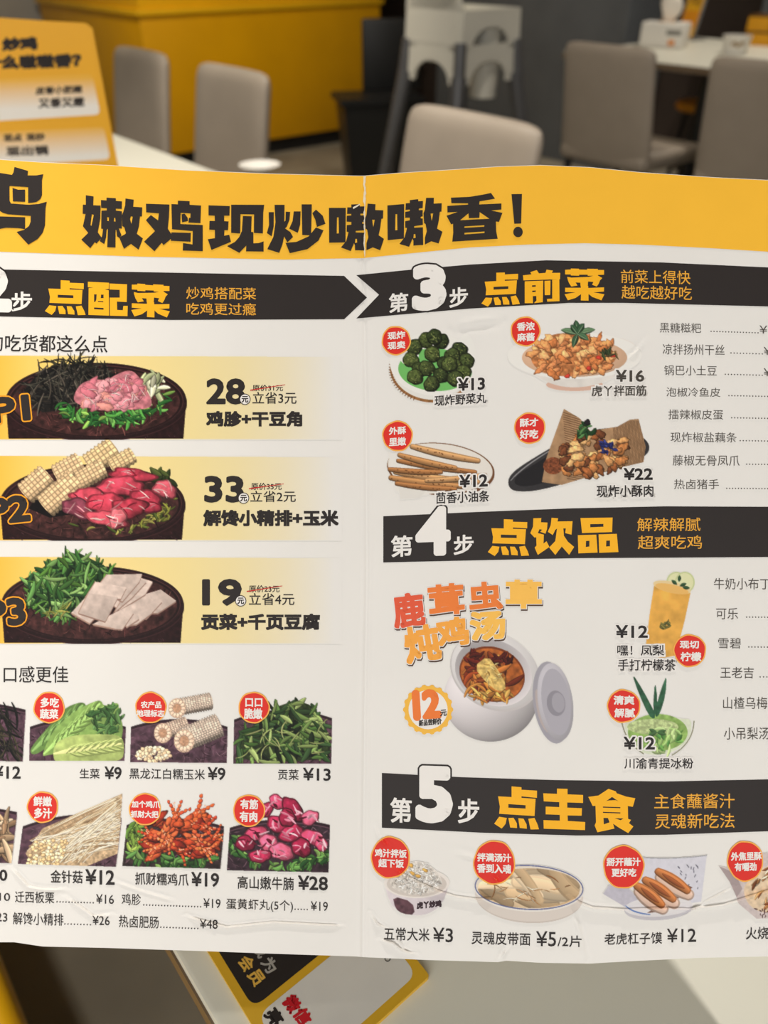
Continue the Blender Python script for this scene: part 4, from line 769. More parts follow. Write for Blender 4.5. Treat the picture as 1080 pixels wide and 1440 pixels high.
a.poly(news, (190, 150, 110), 2, .12, 8); sv = inside(a.X, a.Y, news); a.clip = sv
for k in range(30): a.stroke([(792 + k * .2, 580 + k * 3.2), (826 - k * .2, 590 + k * 3)], 1, (128, 92, 62), 2, 0, 0, 0)
for k in range(26): x = 862 + k * 1.9; a.stroke([(x, 592), (x + 4, 655)], .9, (134, 98, 66), 2, 0, 0, 0)
a.clip = None
a.ell(778, 655, 14, 12, (150, 84, 50), 3, tex=.4, ts=2)
for k in range(80):
    x, y = a.rnd.uniform(785, 880), a.rnd.uniform(608, 668)
    if ((x - 832) / 56) ** 2 + ((y - 640 + (x - 832) * .1) / 30) ** 2 < 1: a.blob(x, y, a.rnd.uniform(6, 11), a.rnd.uniform(4, 7), a.rnd.uniform(-1, 1), a.rnd.choice([(206, 150, 92), (186, 122, 66), (222, 172, 112), (160, 96, 50), (120, 70, 40)]), 3, .6, .25, .25, 2.5, .5)
a.heap([(842, 624), (862, 622), (866, 634), (848, 638)], 14, 6, 12, 3, 5, [(52, 60, 140), (66, 76, 160), (40, 46, 110)], 3)
a.heap([(810, 598), (830, 592), (836, 612), (816, 616)], 16, 8, 14, 4, 7, [(72, 124, 70), (96, 150, 86), (46, 92, 50)], 4, .8); a.blob(826, 594, 5, 4, 0, (40, 34, 40), 4)
e4 = done(a, {1: 'dish_photo', 2: 'newsprint_wrap', 3: 'fried_pieces', 4: 'herb_garnish'})
def halo(par, items, bold=.02): text('caption_halo', items, K_WHITE, par, 4, bold=bold, grow=2.2)
def caps(par, price, pb, name, nb, m=K_TEXT):
    halo(par, [(price, pb), (name, nb)]); text('price', [(price, pb)], m, par, 8, bold=.026); text('dish_name', [(name, nb)], m, par, 8, bold=.014)
caps(e1, '¥13', (644, 531, 682, 549), '现炸野菜丸', (611, 554, 684, 569)); badge(557, 479, 19, [('现炸', (545, 466, 570, 477)), ('现卖', (545, 480, 570, 491))], e1, 8)
caps(e2, '¥16', (866, 520, 906, 537), '虎丫拌面筋', (832, 542, 909, 557), ink('caption_grey', (74, 69, 64))); badge(739, 466, 19.5, [('香浓', (727, 453, 752, 465)), ('麻酱', (727, 468, 752, 480))], e2, 9)
caps(e3, '¥12', (646, 667, 686, 685), '茴香小油条', (613, 691, 688, 707)); badge(559, 613, 20, [('外酥', (547, 600, 571, 611)), ('里嫩', (547, 615, 571, 627))], e3, 10)
caps(e4, '¥22', (877, 658, 918, 675), '现炸小酥肉', (839, 682, 919, 699)); badge(745, 602, 20.5, [('酥才', (731, 588, 757, 600)), ('好吃', (731, 604, 757, 617))], e4, 11)
for nm, nb, d0, yy, pr in [('黑糖糍粑', (928, 454, 986, 468), 1000, 467, '¥1'), ('凉拌扬州干丝', (932, 484, 1019, 499), 1028, 497, '¥'), ('锅巴小土豆', (934, 514, 1008, 528), 1020, 527, '¥'), ('泡椒冷鱼皮', (937, 545, 1013, 558), 1025, 557, None), ('擂辣椒皮蛋', (940, 576, 1017, 590), 1029, 588, None), ('现炸椒盐藕条', (943, 608, 1036, 622), 1041, 620, None), ('藤椒无骨凤爪', (946, 640, 1040, 655), 1050, 653, None), ('热卤猪手', (948, 674, 1011, 688), 1022, 687, None)]:
    end = {'¥1': 1066, '¥': 1072}.get(pr, 1088)
    price_line(nm, nb, pr, (1068, yy - 9, 1085, yy + 2) if pr == '¥1' else (1074, yy - 9, 1084, yy + 2), (d0, end, yy), K_GREY, 0.0)

# ---- soup and drinks
def title_grad(bm_items):
    cmap = [(226, 92, 62), (236, 128, 60), (244, 168, 72), (248, 192, 90)]
    root = None
    for k, (s_, b_, rt, ci) in enumerate(bm_items):
        o = text('title_shadow_print', [(s_, (b_[0] + 1, b_[1] + 2.2, b_[2] + 1, b_[3] + 2.2))], ink('soup_shadow', (90, 70, 60)), root or menu, 2, bold=.034, sl=0, rot=rt, grow=.8); root = root or o
        text('title_edge', [(s_, b_)], K_WHITE, root, 5, bold=.034, sl=0, rot=rt, grow=.9); text('title_letter', [(s_, b_)], ink('soup_%d' % ci, cmap[ci]), root, 8, bold=.034, sl=0, rot=rt)
    root.name = 'soup_title'; return root
title_grad([('鹿', (552, 834, 597, 882), -.12, 0), ('茸', (602, 821, 653, 865), -.1, 1), ('虫', (659, 818, 706, 858), -.08, 1), ('草', (711, 815, 762, 856), .0, 3), ('炖', (568, 879, 619, 931), -.16, 2), ('鸡', (614, 868, 659, 909), -.15, 2), ('汤', (661, 859, 711, 900), -.08, 3)])
a = Pic(612, 876, 812, 1050, 35)
a.ell(690, 982, 66, 61, (206, 200, 202), 1, shade=.35); a.ell(696, 945, 66, 52, (196, 190, 190), 1, .5); a.ell(696, 943, 64, 51, (216, 212, 212), 1, .5, shade=.08); a.ell(694, 946, 56, 45, (186, 180, 182), 1, .45, shade=-.2); a.ell(692, 948, 47, 38, (150, 74, 32), 2, .35)
a.ell(692, 949, 45, 36, (196, 108, 42), 2, .35, tex=.3, ts=8)
a.heap(pile(690, 950, 38, 28), 44, 14, 30, 5, 10, [(170, 76, 30), (214, 128, 52), (230, 156, 66), (140, 54, 24), (190, 96, 40)], 2, .8)
a.heap(pile(668, 928, 18, 8), 12, 10, 20, 4, 8, [(110, 34, 20), (140, 44, 26)], 2); a.heap(pile(702, 926, 18, 6), 10, 8, 16, 4, 7, [(96, 26, 18), (130, 40, 26)], 2); a.heap(pile(690, 976, 28, 10), 24, 10, 20, 4, 8, [(236, 170, 70), (224, 146, 58), (246, 190, 96)], 2)
a.poly(smooth([(666, 938), (686, 922), (698, 938), (714, 966), (702, 974), (684, 960)], 1), (232, 196, 112), 3, .3, 4); a.heap(pile(690, 948, 14, 18), 16, 6, 12, 1, 2, [(250, 222, 150), (206, 160, 80)], 3)
a.ell(776, 988, 26, 58, (176, 172, 182), 4, -.14); a.poly(smooth([(750, 960), (757, 1015), (776, 1038), (770, 990)]), (196, 182, 180), 4); a.ell(781, 987, 24.5, 55, (196, 192, 200), 4, -.14, shade=.12); a.ell(782, 987, 20, 47, (186, 182, 192), 4, -.14); a.ell(782, 989, 13, 18, (160, 156, 166), 4, -.14); a.ell(785, 988, 9, 14, (178, 174, 184), 4, -.14)
soup = done(a, {1: 'soup_pot', 2: 'soup', 3: 'fish_maw_piece', 4: 'pot_lid'}); soup.name = 'soup_photo'
star = []
for k in range(36):
    t = 2 * math.pi * k / 36; r_ = 36.5 if k % 2 == 0 else 32; star.append((602 + r_ * math.cos(t), 998 + r_ * math.sin(t)))
sb = flat_shape('price_sunburst', [smooth(star, 1)], ink('sunburst', (242, 186, 74)), menu, 6); flat_shape('sunburst_disc', [circle(602, 998, 27.5)], K_WHITE, sb, 8)
text('price', [('1', (580, 970, 591, 1014), dict(bold=.05)), ('2', (593, 969, 620, 1011), dict(bold=.05))], ink('price_orange', (236, 124, 58)), sb, 10, bold=.05, sl=0, rot=-.06); text('unit', [('元', (619, 998, 628, 1007)), ('新品尝鲜价', (589, 1011, 621, 1020))], K_BLACK, sb, 13, bold=.03, sl=-.1)
a = Pic(896, 798, 990, 928, 36)
for cx in (951, 963): a.ell(cx, 819, 14, 15, (196, 204, 150), 1); a.ell(cx, 819, 12, 13, (222, 222, 176), 1)
a.poly([(920, 822), (971, 834), (963, 872), (950, 922), (928, 926), (908, 908), (914, 860)], (246, 186, 82), 2, .12, 14, (0, 1, -.02)); a.ell(945, 826, 27, 8, (240, 214, 160), 2, .22); a.ell(945, 828, 24, 6, (246, 196, 110), 2, .22)
a.heap([(926, 880), (942, 872), (938, 888)], 14, 5, 10, 2, 4, [(150, 140, 70), (128, 130, 70)], 2)
for t, x, y in [(-2.4, 952, 822), (-.4, 956, 824), (-1.5, 955, 818), (.1, 960, 826)]: a.stroke([(x, y), (x + 10 * math.cos(t), y + 9 * math.sin(t))], 5, (66, 106, 70), 3, .9, .4, .2)
tea = done(a, {1: 'lime_slices', 2: 'tea_glass', 3: 'mint_leaves'}); tea.name = 'drink_photo'
a = Pic(868, 944, 984, 1068, 37)
a.poly(smooth([(876, 1016), (900, 1012), (960, 1010), (974, 1012), (970, 1040), (948, 1058), (920, 1063), (896, 1056), (882, 1034)], 2), (216, 222, 198), 1, .05); a.ell(925, 1030, 42, 26, (156, 192, 104), 2, tex=.22, ts=7); a.ell(918, 1022, 36, 11, (196, 212, 150), 2, tex=.25, ts=3)
a.heap(pile(930, 1042, 34, 16), 30, 8, 20, 3, 7, [(126, 182, 92), (170, 206, 124), (196, 220, 150), (104, 168, 84)], 2, .6, None, .6, .4, .1)
a.stroke(bez((874, 1014), (880, 1045), (905, 1060)), 1.4, (120, 120, 90), 1, 0, 0, 0); a.stroke(bez((976, 1014), (975, 1045), (945, 1062)), 1.4, (120, 120, 90), 1, 0, 0, 0)
for P_ in [[(888, 945), (904, 970), (922, 1004), (920, 1012), (912, 1006), (898, 975)], [(921, 955), (925, 985), (922, 1008), (918, 1000)], [(938, 948), (936, 978), (928, 1004), (922, 1010), (922, 996), (930, 968)]]: a.poly(smooth(P_, 1), (64, 118, 86), 3, .2, 5, (1, 0, .2))
for t in (-2.5, -.4, .4, 2.6): a.stroke([(924, 1030), (924 + 14 * math.cos(t), 1030 + 8 * math.sin(t))], 5, (86, 128, 78), 3, .9, .4, .2)
jel = done(a, {1: 'glass_bowl', 2: 'green_jelly', 3: 'green_leaves'}); jel.name = 'drink_photo'
halo(tea, [('¥12', (866, 879, 911, 897)), ('嘿！凤梨', (868, 907, 934, 922)), ('手打柠檬茶', (869, 927, 950, 943))]); text('price', [('¥12', (866, 879, 911, 897))], K_TEXT, tea, 8, bold=.02); text('drink_name', [('嘿！凤梨', (868, 907, 934, 922)), ('手打柠檬茶', (869, 927, 950, 943))], K_TEXT, tea, 8, bold=.01)
badge(970, 915, 21.5, [('现切', (956, 901, 983, 912)), ('柠檬', (957, 917, 986, 930))], tea, 12)
halo(jel, [('¥12', (877, 1036, 921, 1054)), ('川渝青提冰粉', (878, 1066, 975, 1081))]); text('price', [('¥12', (877, 1036, 921, 1054))], K_TEXT, jel, 8, bold=.02); text('drink_name', [('川渝青提冰粉', (878, 1066, 975, 1081))], K_TEXT, jel, 8, bold=.01)
badge(877, 993, 22, [('清爽', (863, 978, 892, 991)), ('解腻', (864, 996, 893, 1009))], jel, 13)
for nm, nb, d in [('牛奶小布丁', (1004, 813, 1083, 829), None), ('可乐', (1007, 855, 1038, 871), (1050, 1088, 868)), ('雪碧', (1010, 897, 1042, 912), (1053, 1088, 910)), ('王老吉', (1013, 938, 1060, 954), (1069, 1088, 952)), ('山楂乌梅', (1017, 980, 1079, 997), None), ('小吊梨汤', (1018, 1023, 1082, 1040), None)]: price_line(nm, nb, None, None, d, K_GREY)

# ---- staples
a = Pic(530, 1205, 640, 1292, 38)
a.poly(smooth([(541, 1243), (545, 1262), (556, 1280), (580, 1288), (602, 1286), (622, 1272), (631, 1246), (630, 1240), (586, 1230), (543, 1238)], 2), (212, 202, 206), 1, .04, 8, (-1, 0, .06)); a.poly(smooth([(552, 1260), (580, 1268), (584, 1287), (566, 1285), (556, 1278)], 1), (92, 62, 70), 1, .3, 5); a.ell(586, 1242, 46, 21, (230, 222, 216), 1); a.ell(586, 1243, 42, 18, (206, 196, 188), 1)
a.poly(smooth([(546, 1244), (554, 1226), (572, 1213), (592, 1210), (612, 1222), (624, 1240), (614, 1254), (586, 1260), (560, 1254)], 2), (222, 214, 206), 2, .15, 3)
a.heap([(550, 1244), (572, 1216), (600, 1214), (622, 1242), (590, 1258)], 260, 3, 6, 1.4, 2.2, [(240, 236, 230), (230, 224, 216), (206, 196, 186), (246, 242, 238)], 2, .2, None, .4, .4, .2)
for x, y in [(566, 1222), (578, 1217), (598, 1224), (588, 1232), (580, 1228)]: a.blob(x, y, 4, 2.5, .5, (230, 180, 90), 2, .3)
s1 = done(a, {1: 'rice_bowl', 2: 'rice'}); s1.name = 'staple_photo'; text('bowl_lettering', [('虎丫炒鸡', (586, 1267, 621, 1277))], ink('bowl_print', (60, 44, 50)), s1, 4, bold=.05, sl=-.08)
a = Pic(660, 1208, 826, 1302, 39)
a.ell(744, 1262, 75, 36, (198, 186, 178), 1, .05); a.ell(744, 1260, 76, 36, (214, 204, 196), 1, .05); a.ell(744, 1249, 78, 33, (228, 222, 216), 1, .04); a.ell(744, 1248, 76.5, 31.5, (76, 88, 140), 1, .04); a.ell(744, 1248, 75, 30, (226, 214, 200), 1, .04); a.ell(744, 1250, 71, 27, (216, 176, 126), 2, .04, .2, 9)
a.clip = ((a.X - 744) / 72) ** 2 + ((a.Y - 1249) / 28) ** 2 < 1; a.heap(pile(744, 1247, 64, 22, 1.0), 60, 44, 84, 13, 22, [(232, 204, 166), (224, 192, 150), (238, 214, 180), (216, 180, 136), (236, 210, 174)], 2, .35, (.30, .35), .12, .16, .07); a.heap(pile(744, 1250, 58, 18), 22, 8, 26, .9, 1.8, [(176, 116, 62), (196, 140, 84), (246, 228, 200)], 2, .5, (.3, .5))
s2 = done(a, {1: 'noodle_plate', 2: 'wide_noodles'}); s2.name = 'staple_photo'
a = Pic(844, 1194, 996, 1300, 40)
a.poly([(900, 1206), (940, 1208), (994, 1203), (986, 1268), (930, 1276), (890, 1250)], (212, 210, 220), 1, .03); a.stroke(bez((905, 1206), (945, 1209), (994, 1203)), 1.2, (150, 150, 156), 1, 0, 0, 0); a.poly([(848, 1257), (856, 1245), (884, 1250), (914, 1276), (906, 1286), (880, 1276)], (190, 186, 198), 1, .05)
a.ell(926, 1278, 48, 16, (196, 192, 198), 1, -.06); a.ell(926, 1275, 48, 14, (222, 218, 220), 1, -.06); a.stroke(bez((880, 1274), (890, 1284), (914, 1286)), 2, (92, 122, 180), 1, .3, 0, 0)
for k in range(26): x, y = a.rnd.uniform(952, 982), a.rnd.uniform(1212, 1252); a.stroke([(x, y), (x + a.rnd.uniform(-2, 3), y + a.rnd.uniform(1, 4))], 1.3, (100, 98, 112), 1, .3, 0, 0)
a.poly([(910, 1284), (930, 1282), (974, 1248), (966, 1244)], (120, 90, 80), 1)
for P0, P1 in [((926, 1226), (966, 1252)), ((908, 1238), (946, 1264)), ((896, 1246), (930, 1272))]:
    a.stroke(bez((P0[0] + 3, P0[1] + 8), ((P0[0] + P1[0]) / 2, (P0[1] + P1[1]) / 2 + 8), (P1[0] + 2, P1[1] + 6), 9), 22, (240, 206, 186), 2, .25, .2, .2); a.stroke(bez(P0, ((P0[0] + P1[0]) / 2 + 2, (P0[1] + P1[1]) / 2 - 2), P1, 9), 16, (216, 136, 74), 2, .3, .5, .2); a.stroke(bez((P0[0] + 6, P0[1] + 3), ((P0[0] + P1[0]) / 2, (P0[1] + P1[1]) / 2), (P1[0] - 4, P1[1] - 3), 9), 7, (184, 104, 54), 2, .7, .4, .2)
s3 = done(a, {1: 'paper_wrap', 2: 'stuffed_bread'}); s3.name = 'staple_photo'
a = Pic(1006, 1196, 1094, 1300, 41)
a.poly([(1011, 1218), (1044, 1224), (1070, 1200), (1136, 1196), (1130, 1290), (1064, 1292), (1038, 1270), (1030, 1240)], (206, 192, 190), 1, .08); a.poly([(1011, 1218), (1034, 1228), (1044, 1250), (1036, 1262), (1026, 1240)], (168, 152, 152), 1)
a.poly(smooth([(1044, 1252), (1052, 1238), (1076, 1216), (1124, 1212), (1130, 1270), (1080, 1286), (1054, 1276)], 2), (234, 208, 176), 2, .12, 6); a.heap([(1056, 1245), (1080, 1218), (1124, 1218), (1126, 1270), (1080, 1280)], 60, 8, 20, 2, 5, [(206, 140, 80), (226, 176, 120), (160, 92, 50), (244, 222, 190)], 2, .4, (-.7, .4))
a.heap([(1062, 1278), (1076, 1276), (1080, 1288), (1068, 1290)], 10, 3, 5, 1, 2, [(90, 60, 60)], 1)
s4 = done(a, {1: 'paper_wrap', 2: 'baked_bread'}); s4.name = 'staple_photo'
badge(549, 1206, 26, [('鸡汁拌饭', (527, 1194, 572, 1206)), ('超下饭', (532, 1208, 568, 1220))], s1, 14, 28); badge(695, 1213, 28, [('拌满汤汁', (671, 1200, 719, 1212)), ('香到入魂', (671, 1215, 719, 1228))], s2, 15, 29.5); badge(877, 1219, 27.5, [('掰开蘸汁', (853, 1206, 901, 1218)), ('更好吃', (860, 1221, 895, 1233))], s3, 16, 29); badge(1048, 1211, 24, [('外焦里酥', (1028, 1198, 1071, 1210)), ('有嚼劲', (1033, 1213, 1064, 1225))], s4, 17, 27)
text('caption', [('五常大米', (540, 1305, 604, 1323)), ('¥3', (609, 1305, 637, 1325))], K_TEXT, s1, 3, bold=.004); text('caption', [('灵魂皮带面', (663, 1311, 746, 1329)), ('¥5', (754, 1310, 782, 1331)), ('/2片', (784, 1316, 818, 1332))], K_TEXT, s2, 3, bold=.004)
text('caption', [('老虎杠子馍', (850, 1312, 931, 1328)), ('¥12', (938, 1306, 979, 1325))], K_TEXT, s3, 3, bold=.004); text('caption', [('火烧', (1049, 1304, 1081, 1321))], K_TEXT, s4, 3, bold=.004)
# ------------------------------------------------------------------ dining tables
TZ = 0.74
m_table = mat('white_laminate', (216, 214, 200), 0.45, 0.3, 0.012, 2.5); m_edge = mat('brown_table_edge', (110, 92, 72), 0.5, 0.3, 0.05, 20); m_steel = mat('dark_steel', (60, 60, 60), 0.4, 0.5, 0.05, 20, metallic=0.6)
def table(label, d0, d1, s0, s1, group):
    c = dt((d0 + d1) / 2, (s0 + s1) / 2, 0); t = thing('dining_table', label, 'table', c, ROT, group); L, W = (s1 - s0) / 2, (d1 - d0) / 2
    obj('tabletop', box(-L, L, -W, W, TZ - 0.028, TZ, 0.003, 2), m_table, t, 40)
    o = obj('edge_band', box(-L - .0012, L + .0012, -W - .0012, W + .0012, TZ - 0.026, TZ - 0.004), m_edge, t)
    for sx in (-1, 1):
        p = obj('pedestal', lathe([(0, 0.02), (0.035, 0.02), (0.035, TZ - 0.05), (0.12, TZ - 0.045), (0.12, TZ - .028), (0, TZ - .028)], 24), m_steel, t, 40); p.location = (sx * L * .55, 0, 0)
        f = obj('foot', box(-.05, .05, -.28, .28, 0, 0.022, .006), m_steel, t, 40); f.location = (sx * L * .55, 0, 0)
    return t
DN, DF = 0.037, 0.879
table('white dining table at the bottom, under the menu and the yellow-edged card', DN, DF, -0.62, 0.80, 'white dining tables')
table('white dining table behind the menu, carrying the yellow standing card', DN, DF, 0.805, 2.225, 'white dining tables')
table('white dining table at the back right with a tissue box on it', 3.34, 4.44, 0.75, 2.77, 'white dining tables')

# ------------------------------------------------------------------ chairs
m_lea = mat('taupe_leather', (158, 146, 132), 0.48, 0.35, 0.05, 8, bump=0.15, bscale=260); m_leg = mat('chair_leg_metal', (44, 44, 46), 0.4, 0.5, 0.05, 20, metallic=0.5)
def chair(label, d, s, rz, group='taupe leather chairs', scale=(1, 1, 1)):
    c = dt(d, s, 0); t = thing('dining_chair', label, 'chair', c, rz, group)
    if 'seat' in PROTO:
        for o in PROTO['seat']:
            k = o.copy(); COL.objects.link(k); k.parent = t
        return t
    parts = []
    bm = box(-.22, .22, -.215, .215, .395, .465, .028, 4); parts.append(obj('seat', bm, m_lea, t, 60))
    bm = bmesh.new(); nz, nx = 18, 14; grid = {}
    for side in (0, 1):
        for i in range(nz + 1):
            v = i / nz; z = .40 + .44 * v; hw = .228 - .014 * v
            for j in range(nx + 1):
                u = j / nx * 2 - 1; cr = 1 - 0.10 * max(0, v - .9) * 10 * abs(u) ** 6 * .35
                y = .175 + .075 * v + .018 * (1 - u * u) * 0.6 + (.026 if side else -.026) * (1 - .5 * abs(u) ** 8) * (1 - .45 * max(0, (v - .93) / .07) ** 2)
                zz = z - (.010 * abs(u) ** 9 * max(0, (v - .75) / .25))
                grid[side, i, j] = bm.verts.new((hw * u * (1 - .03 * max(0, (v - .94) / .06)), y, zz))
        for i in range(nz):
            for j in range(nx): bm.faces.new([grid[side, i, j], grid[side, i, j + 1], grid[side, i + 1, j + 1], grid[side, i + 1, j]])
    for i in range(nz):
        for j in (0, nx): bm.faces.new([grid[0, i, j], grid[0, i + 1, j], grid[1, i + 1, j], grid[1, i, j]])
    for j in range(nx):
        for i in (0, nz): bm.faces.new([grid[0, i, j], grid[0, i, j + 1], grid[1, i, j + 1], grid[1, i, j]])
    bmesh.ops.recalc_face_normals(bm, faces=bm.faces); parts.append(obj('backrest', bm, m_lea, t, 70))
    mo = parts[-1].modifiers.new('soft', 'SUBSURF'); mo.levels = 1; mo.render_levels = 2
    for sx in (-1, 1):
        for y0, y1 in ((-.18, -.20), (.18, .23)): parts.append(obj('leg', tube([(sx * .18, y0, .40), (sx * .195, y1, 0.0)], [.016, .011], 10), m_leg, t, 60))
    PROTO['seat'] = parts; return t
PROTO = {}
chair('taupe leather chair farther left, just right of the yellow standing card', 1.14, 3.12, ROT + math.pi)
chair('taupe leather chair at the left, in front of the yellow partition corner', 1.14, 2.46, ROT + math.pi)
chair('taupe leather chair in the middle, in front of the white high chairs', 1.15, 1.40, ROT + math.pi)
chair('grey-brown chair seen from behind, left of the two at the back right table', 3.12, 2.155, ROT)
chair('grey-brown chair seen from behind at the right edge of the picture', 3.12, 1.50, ROT)

# ------------------------------------------------------------------ yellow partition, pillar
def sd_thing(name, label, cat, d, s, group=None): return thing(name, label, cat, dt(d, s, 0), ROT, group)
m_yel = mat('yellow_lacquer', (222, 160, 0), 0.4, 0.35, 0.06, 3); m_yel2 = mat('bright_yellow_lacquer', (238, 182, 20), 0.4, 0.35, 0.05, 3); m_blk = mat('black_plinth', (30, 28, 27), 0.6, 0.3, 0.1, 10)
pt = sd_thing('booth_partition', 'long yellow lacquered partition with a ledge and a black plinth', 'partition', 3.08, 5.7)   # local: x = TV, y = -NV
hx, hy = .8, .87
obj('lower_panel', box(-hx, hx, -hy, hy, .09, .82, .004), m_yel, pt, 40); obj('ledge', box(-hx - .02, hx + .02, -hy - .02, hy + .02, .82, .85, .006), m_yel2, pt, 40)
obj('upper_panel', box(-hx + .01, hx - .01, -hy + .01, hy - .01, .85, 1.35, .004), m_yel2, pt, 40); obj('plinth', box(-hx + .03, hx - .03, -hy + .03, hy - .03, 0.0, .09), m_blk, pt)
o = struct('trim_1', room_box(3.17, 4.75, 4.35, 4.75, 0.0, H, .004), m_pillar)
o = struct('trim_2', room_box(1.75, 2.47, 4.50, 4.75, 0.0, H, .004), m_pillar)

# ------------------------------------------------------------------ stacked high chairs
m_pl = mat('white_plastic', (206, 203, 192), 0.4, 0.4, 0.02, 6); m_leggrey = mat('grey_tube', (92, 92, 94), 0.4, 0.5, 0.05, 20, metallic=0.3)
HC = at(645, 118, 0.67); HCd, HCs = NV.dot(HC) + .175, TV.dot(HC) + .175
def wall_prism(hw, z0, z1, arch, top=None, th=.012):
    n = 14; aw = hw * .66; pts = [(-hw * 1.03, z0), (-aw, z0)] + [(-aw * math.cos(math.pi * k / n), z0 + arch * math.sin(math.pi * k / n)) for k in range(1, n)] + [(aw, z0), (hw * 1.03, z0)]
    pts += [(hw * .97, z1)] + (top or []) + [(-hw * .97, z1)]
    return prism(pts, -th / 2, th / 2)
def high_chair(label, lift, legs):
    t = sd_thing('high_chair', label, 'high chair', HCd, HCs, 'stacked high chairs'); hw = .172; z0, z1 = .66 + lift, .805 + lift; parts = bmesh.new()
    up = Matrix(((1, 0, 0, 0), (0, 0, 1, 0), (0, 1, 0, 0), (0, 0, 0, 1)))
    for k, ang in enumerate((0, math.pi / 2, math.pi, -math.pi / 2)):
        top = None
        if k == 3: pass
        b = wall_prism(hw, z0, z1, .085, top); b.transform(Matrix.Rotation(ang, 4, 'Z') @ Matrix.Translation((0, hw, 0)) @ up)
        me = bpy.data.meshes.new('tmp'); b.to_mesh(me); b.free(); parts.from_mesh(me); bpy.data.meshes.remove(me)
    obj('shell', parts, m_pl, t, 40)
    # curved back on the side towards +NV/left: local -x.. the wall nearest the partition side
    bm = prism([(-.168, z1), (.168, z1), (.145, z1 + .16), (.12, z1 + .22), (-.12, z1 + .22), (-.145, z1 + .16)], -.008, .008); bm.transform(Matrix.Translation((0, hw, 0)) @ up); obj('backrest', bm, m_pl, t, 40)
    bm = box(-hw + .01, hw - .01, -hw + .01, hw - .01, z0 + .075, z0 + .09, .004); obj('seat', bm, m_pl, t, 40)
    bm = lathe([(0.05, z0 - .07), (0.058, z0 - .068), (0.066, z0 + .08), (0.058, z0 + .08), (0.05, z0 - .05)], 24); b2_ = obj('crotch_strap', bm, m_pl, t, 40); b2_.location = (-.09, -.06, 0)
    if legs:
        for sx in (-1, 1):
            for sy in (-1, 1): obj('leg', tube([(sx * .172, sy * .172, z0 + .03), (sx * .27, sy * .29, 0.0)], [.034, .024], 14), m_leggrey, t, 60)
    else:
        for sx in (-1, 1):
            for sy in (-1, 1): obj('leg', tube([(sx * .165, sy * .165, z0 + .03), (sx * .24, sy * .24, 0.15)], [.026, .02], 12), m_leggrey, t, 60)
    return t
high_chair('white high chair with grey tube legs, lower of the two stacked beside the bin', 0, True)
high_chair('white high chair stacked on top, its back cut off by the frame', .125, False)

# ------------------------------------------------------------------ black bin
m_bin = mat('black_bin_plastic', (24, 24, 24), 0.45, 0.4, 0.08, 12)
bp = at(530, 140, .51); bn = thing('pedal_bin', 'black waste bin with its lid standing open beside the white high chairs', 'bin', (bp.x, bp.y + .17, 0), math.radians(12))
bm = bmesh.new()
for (hw0, hd0, z0_), (hw1, hd1, z1_) in (((.155, .125, 0.0), (.20, .15, .48)), ((.225, .165, .48), (.225, .165, .51))):
    a_ = [bm.verts.new((sx * hw0, sy * hd0, z0_)) for sx, sy in ((-1, -1), (1, -1), (1, 1), (-1, 1))]; c_ = [bm.verts.new((sx * hw1, sy * hd1, z1_)) for sx, sy in ((-1, -1), (1, -1), (1, 1), (-1, 1))]
    bm.faces.new(a_[::-1]); bm.faces.new(c_)
    for k in range(4): bm.faces.new((a_[k], a_[(k + 1) % 4], c_[(k + 1) % 4], c_[k]))
bmesh.ops.bevel(bm, geom=list(bm.edges), offset=.008, segments=2, affect='EDGES'); obj('body', bm, m_bin, bn, 40)
obj('lid', box(-.05, .27, .13, .165, .505, .84, .015, 3), m_bin, bn, 40); obj('pedal', box(-.06, .06, -.19, -.10, .01, .03, .006), m_bin, bn, 40)

# ------------------------------------------------------------------ things on the back right table
def on(px, py, z=TZ): return at(px, py, z)
tb = on(932, 66); t = thing('tissue_box', 'white tissue box with a tissue standing up, on the back right table', 'tissue box', tb, ROT + math.pi + .35)
obj('carton', box(-.105, .105, -.06, .06, 0, .105, .008, 3), mat('white_card', (214, 210, 202), .5, .3, .02, 10), t, 40)
obj('slot_rim', lathe([(0.02, .1052), (.045, .1052), (.045, .1062), (.02, .1062)], 24), mat('pale_orange_print', (226, 190, 150), .6), t)
bm = bmesh.new(); rg = []
for i in range(9):
    v = i / 8; z = .10 + .105 * v; rr = (.016 + .030 * math.sin(v * 2.3)) 
    rg.append([bm.verts.new((rr * (1 + .25 * math.sin(3 * a + v * 4)) * math.cos(a) + .012 * v, .45 * rr * math.sin(a) * (1 + .3 * math.sin(2 * a)), z + .012 * math.sin(2 * a) * v)) for a in [6.283 * k / 16 for k in range(16)]])
for r0, r1 in zip(rg, rg[1:]):
    for k in range(16): bm.faces.new((r0[k], r0[(k + 1) % 16], r1[(k + 1) % 16], r1[k]))
bm.faces.new(rg[-1]); obj('tissue', bm, mat('tissue_paper', (228, 220, 208), .8, .1, .03, 20), t, 80)
obj('printed_mark', box(.02, .09, -.0605, -.0600, .055, .075), mat('grey_print', (120, 118, 112), .6, .2, .3, 120), t); obj('printed_mark', box(.035, .065, -.0605, -.0600, .012, .036), mat('orange_print', (216, 140, 70), .6, .2, .2, 90), t)
sp = on(962, 56); t = thing('sign_stand', 'clear acrylic stand with a yellow printed card behind the tissue box', 'sign', sp, ROT + math.pi - .15)
mcl = mat('clear_acrylic', (228, 230, 230), .1, .5, .01, 5, trans=0.85)
lean = Matrix.Rotation(math.radians(-12), 4, 'X')
obj('acrylic_panel', box(-.062, .062, -.004, .004, 0, .26, .002, 1, lean), mcl, t, 40); obj('base', box(-.062, .062, -.01, .09, 0, .006, .002), mcl, t, 40)
obj('printed_card', box(-.05, .05, -.0062, -.0044, .012, .25, 0, 1, lean), mat('sign_yellow', (222, 166, 36), .5, .3, .04, 10), t)
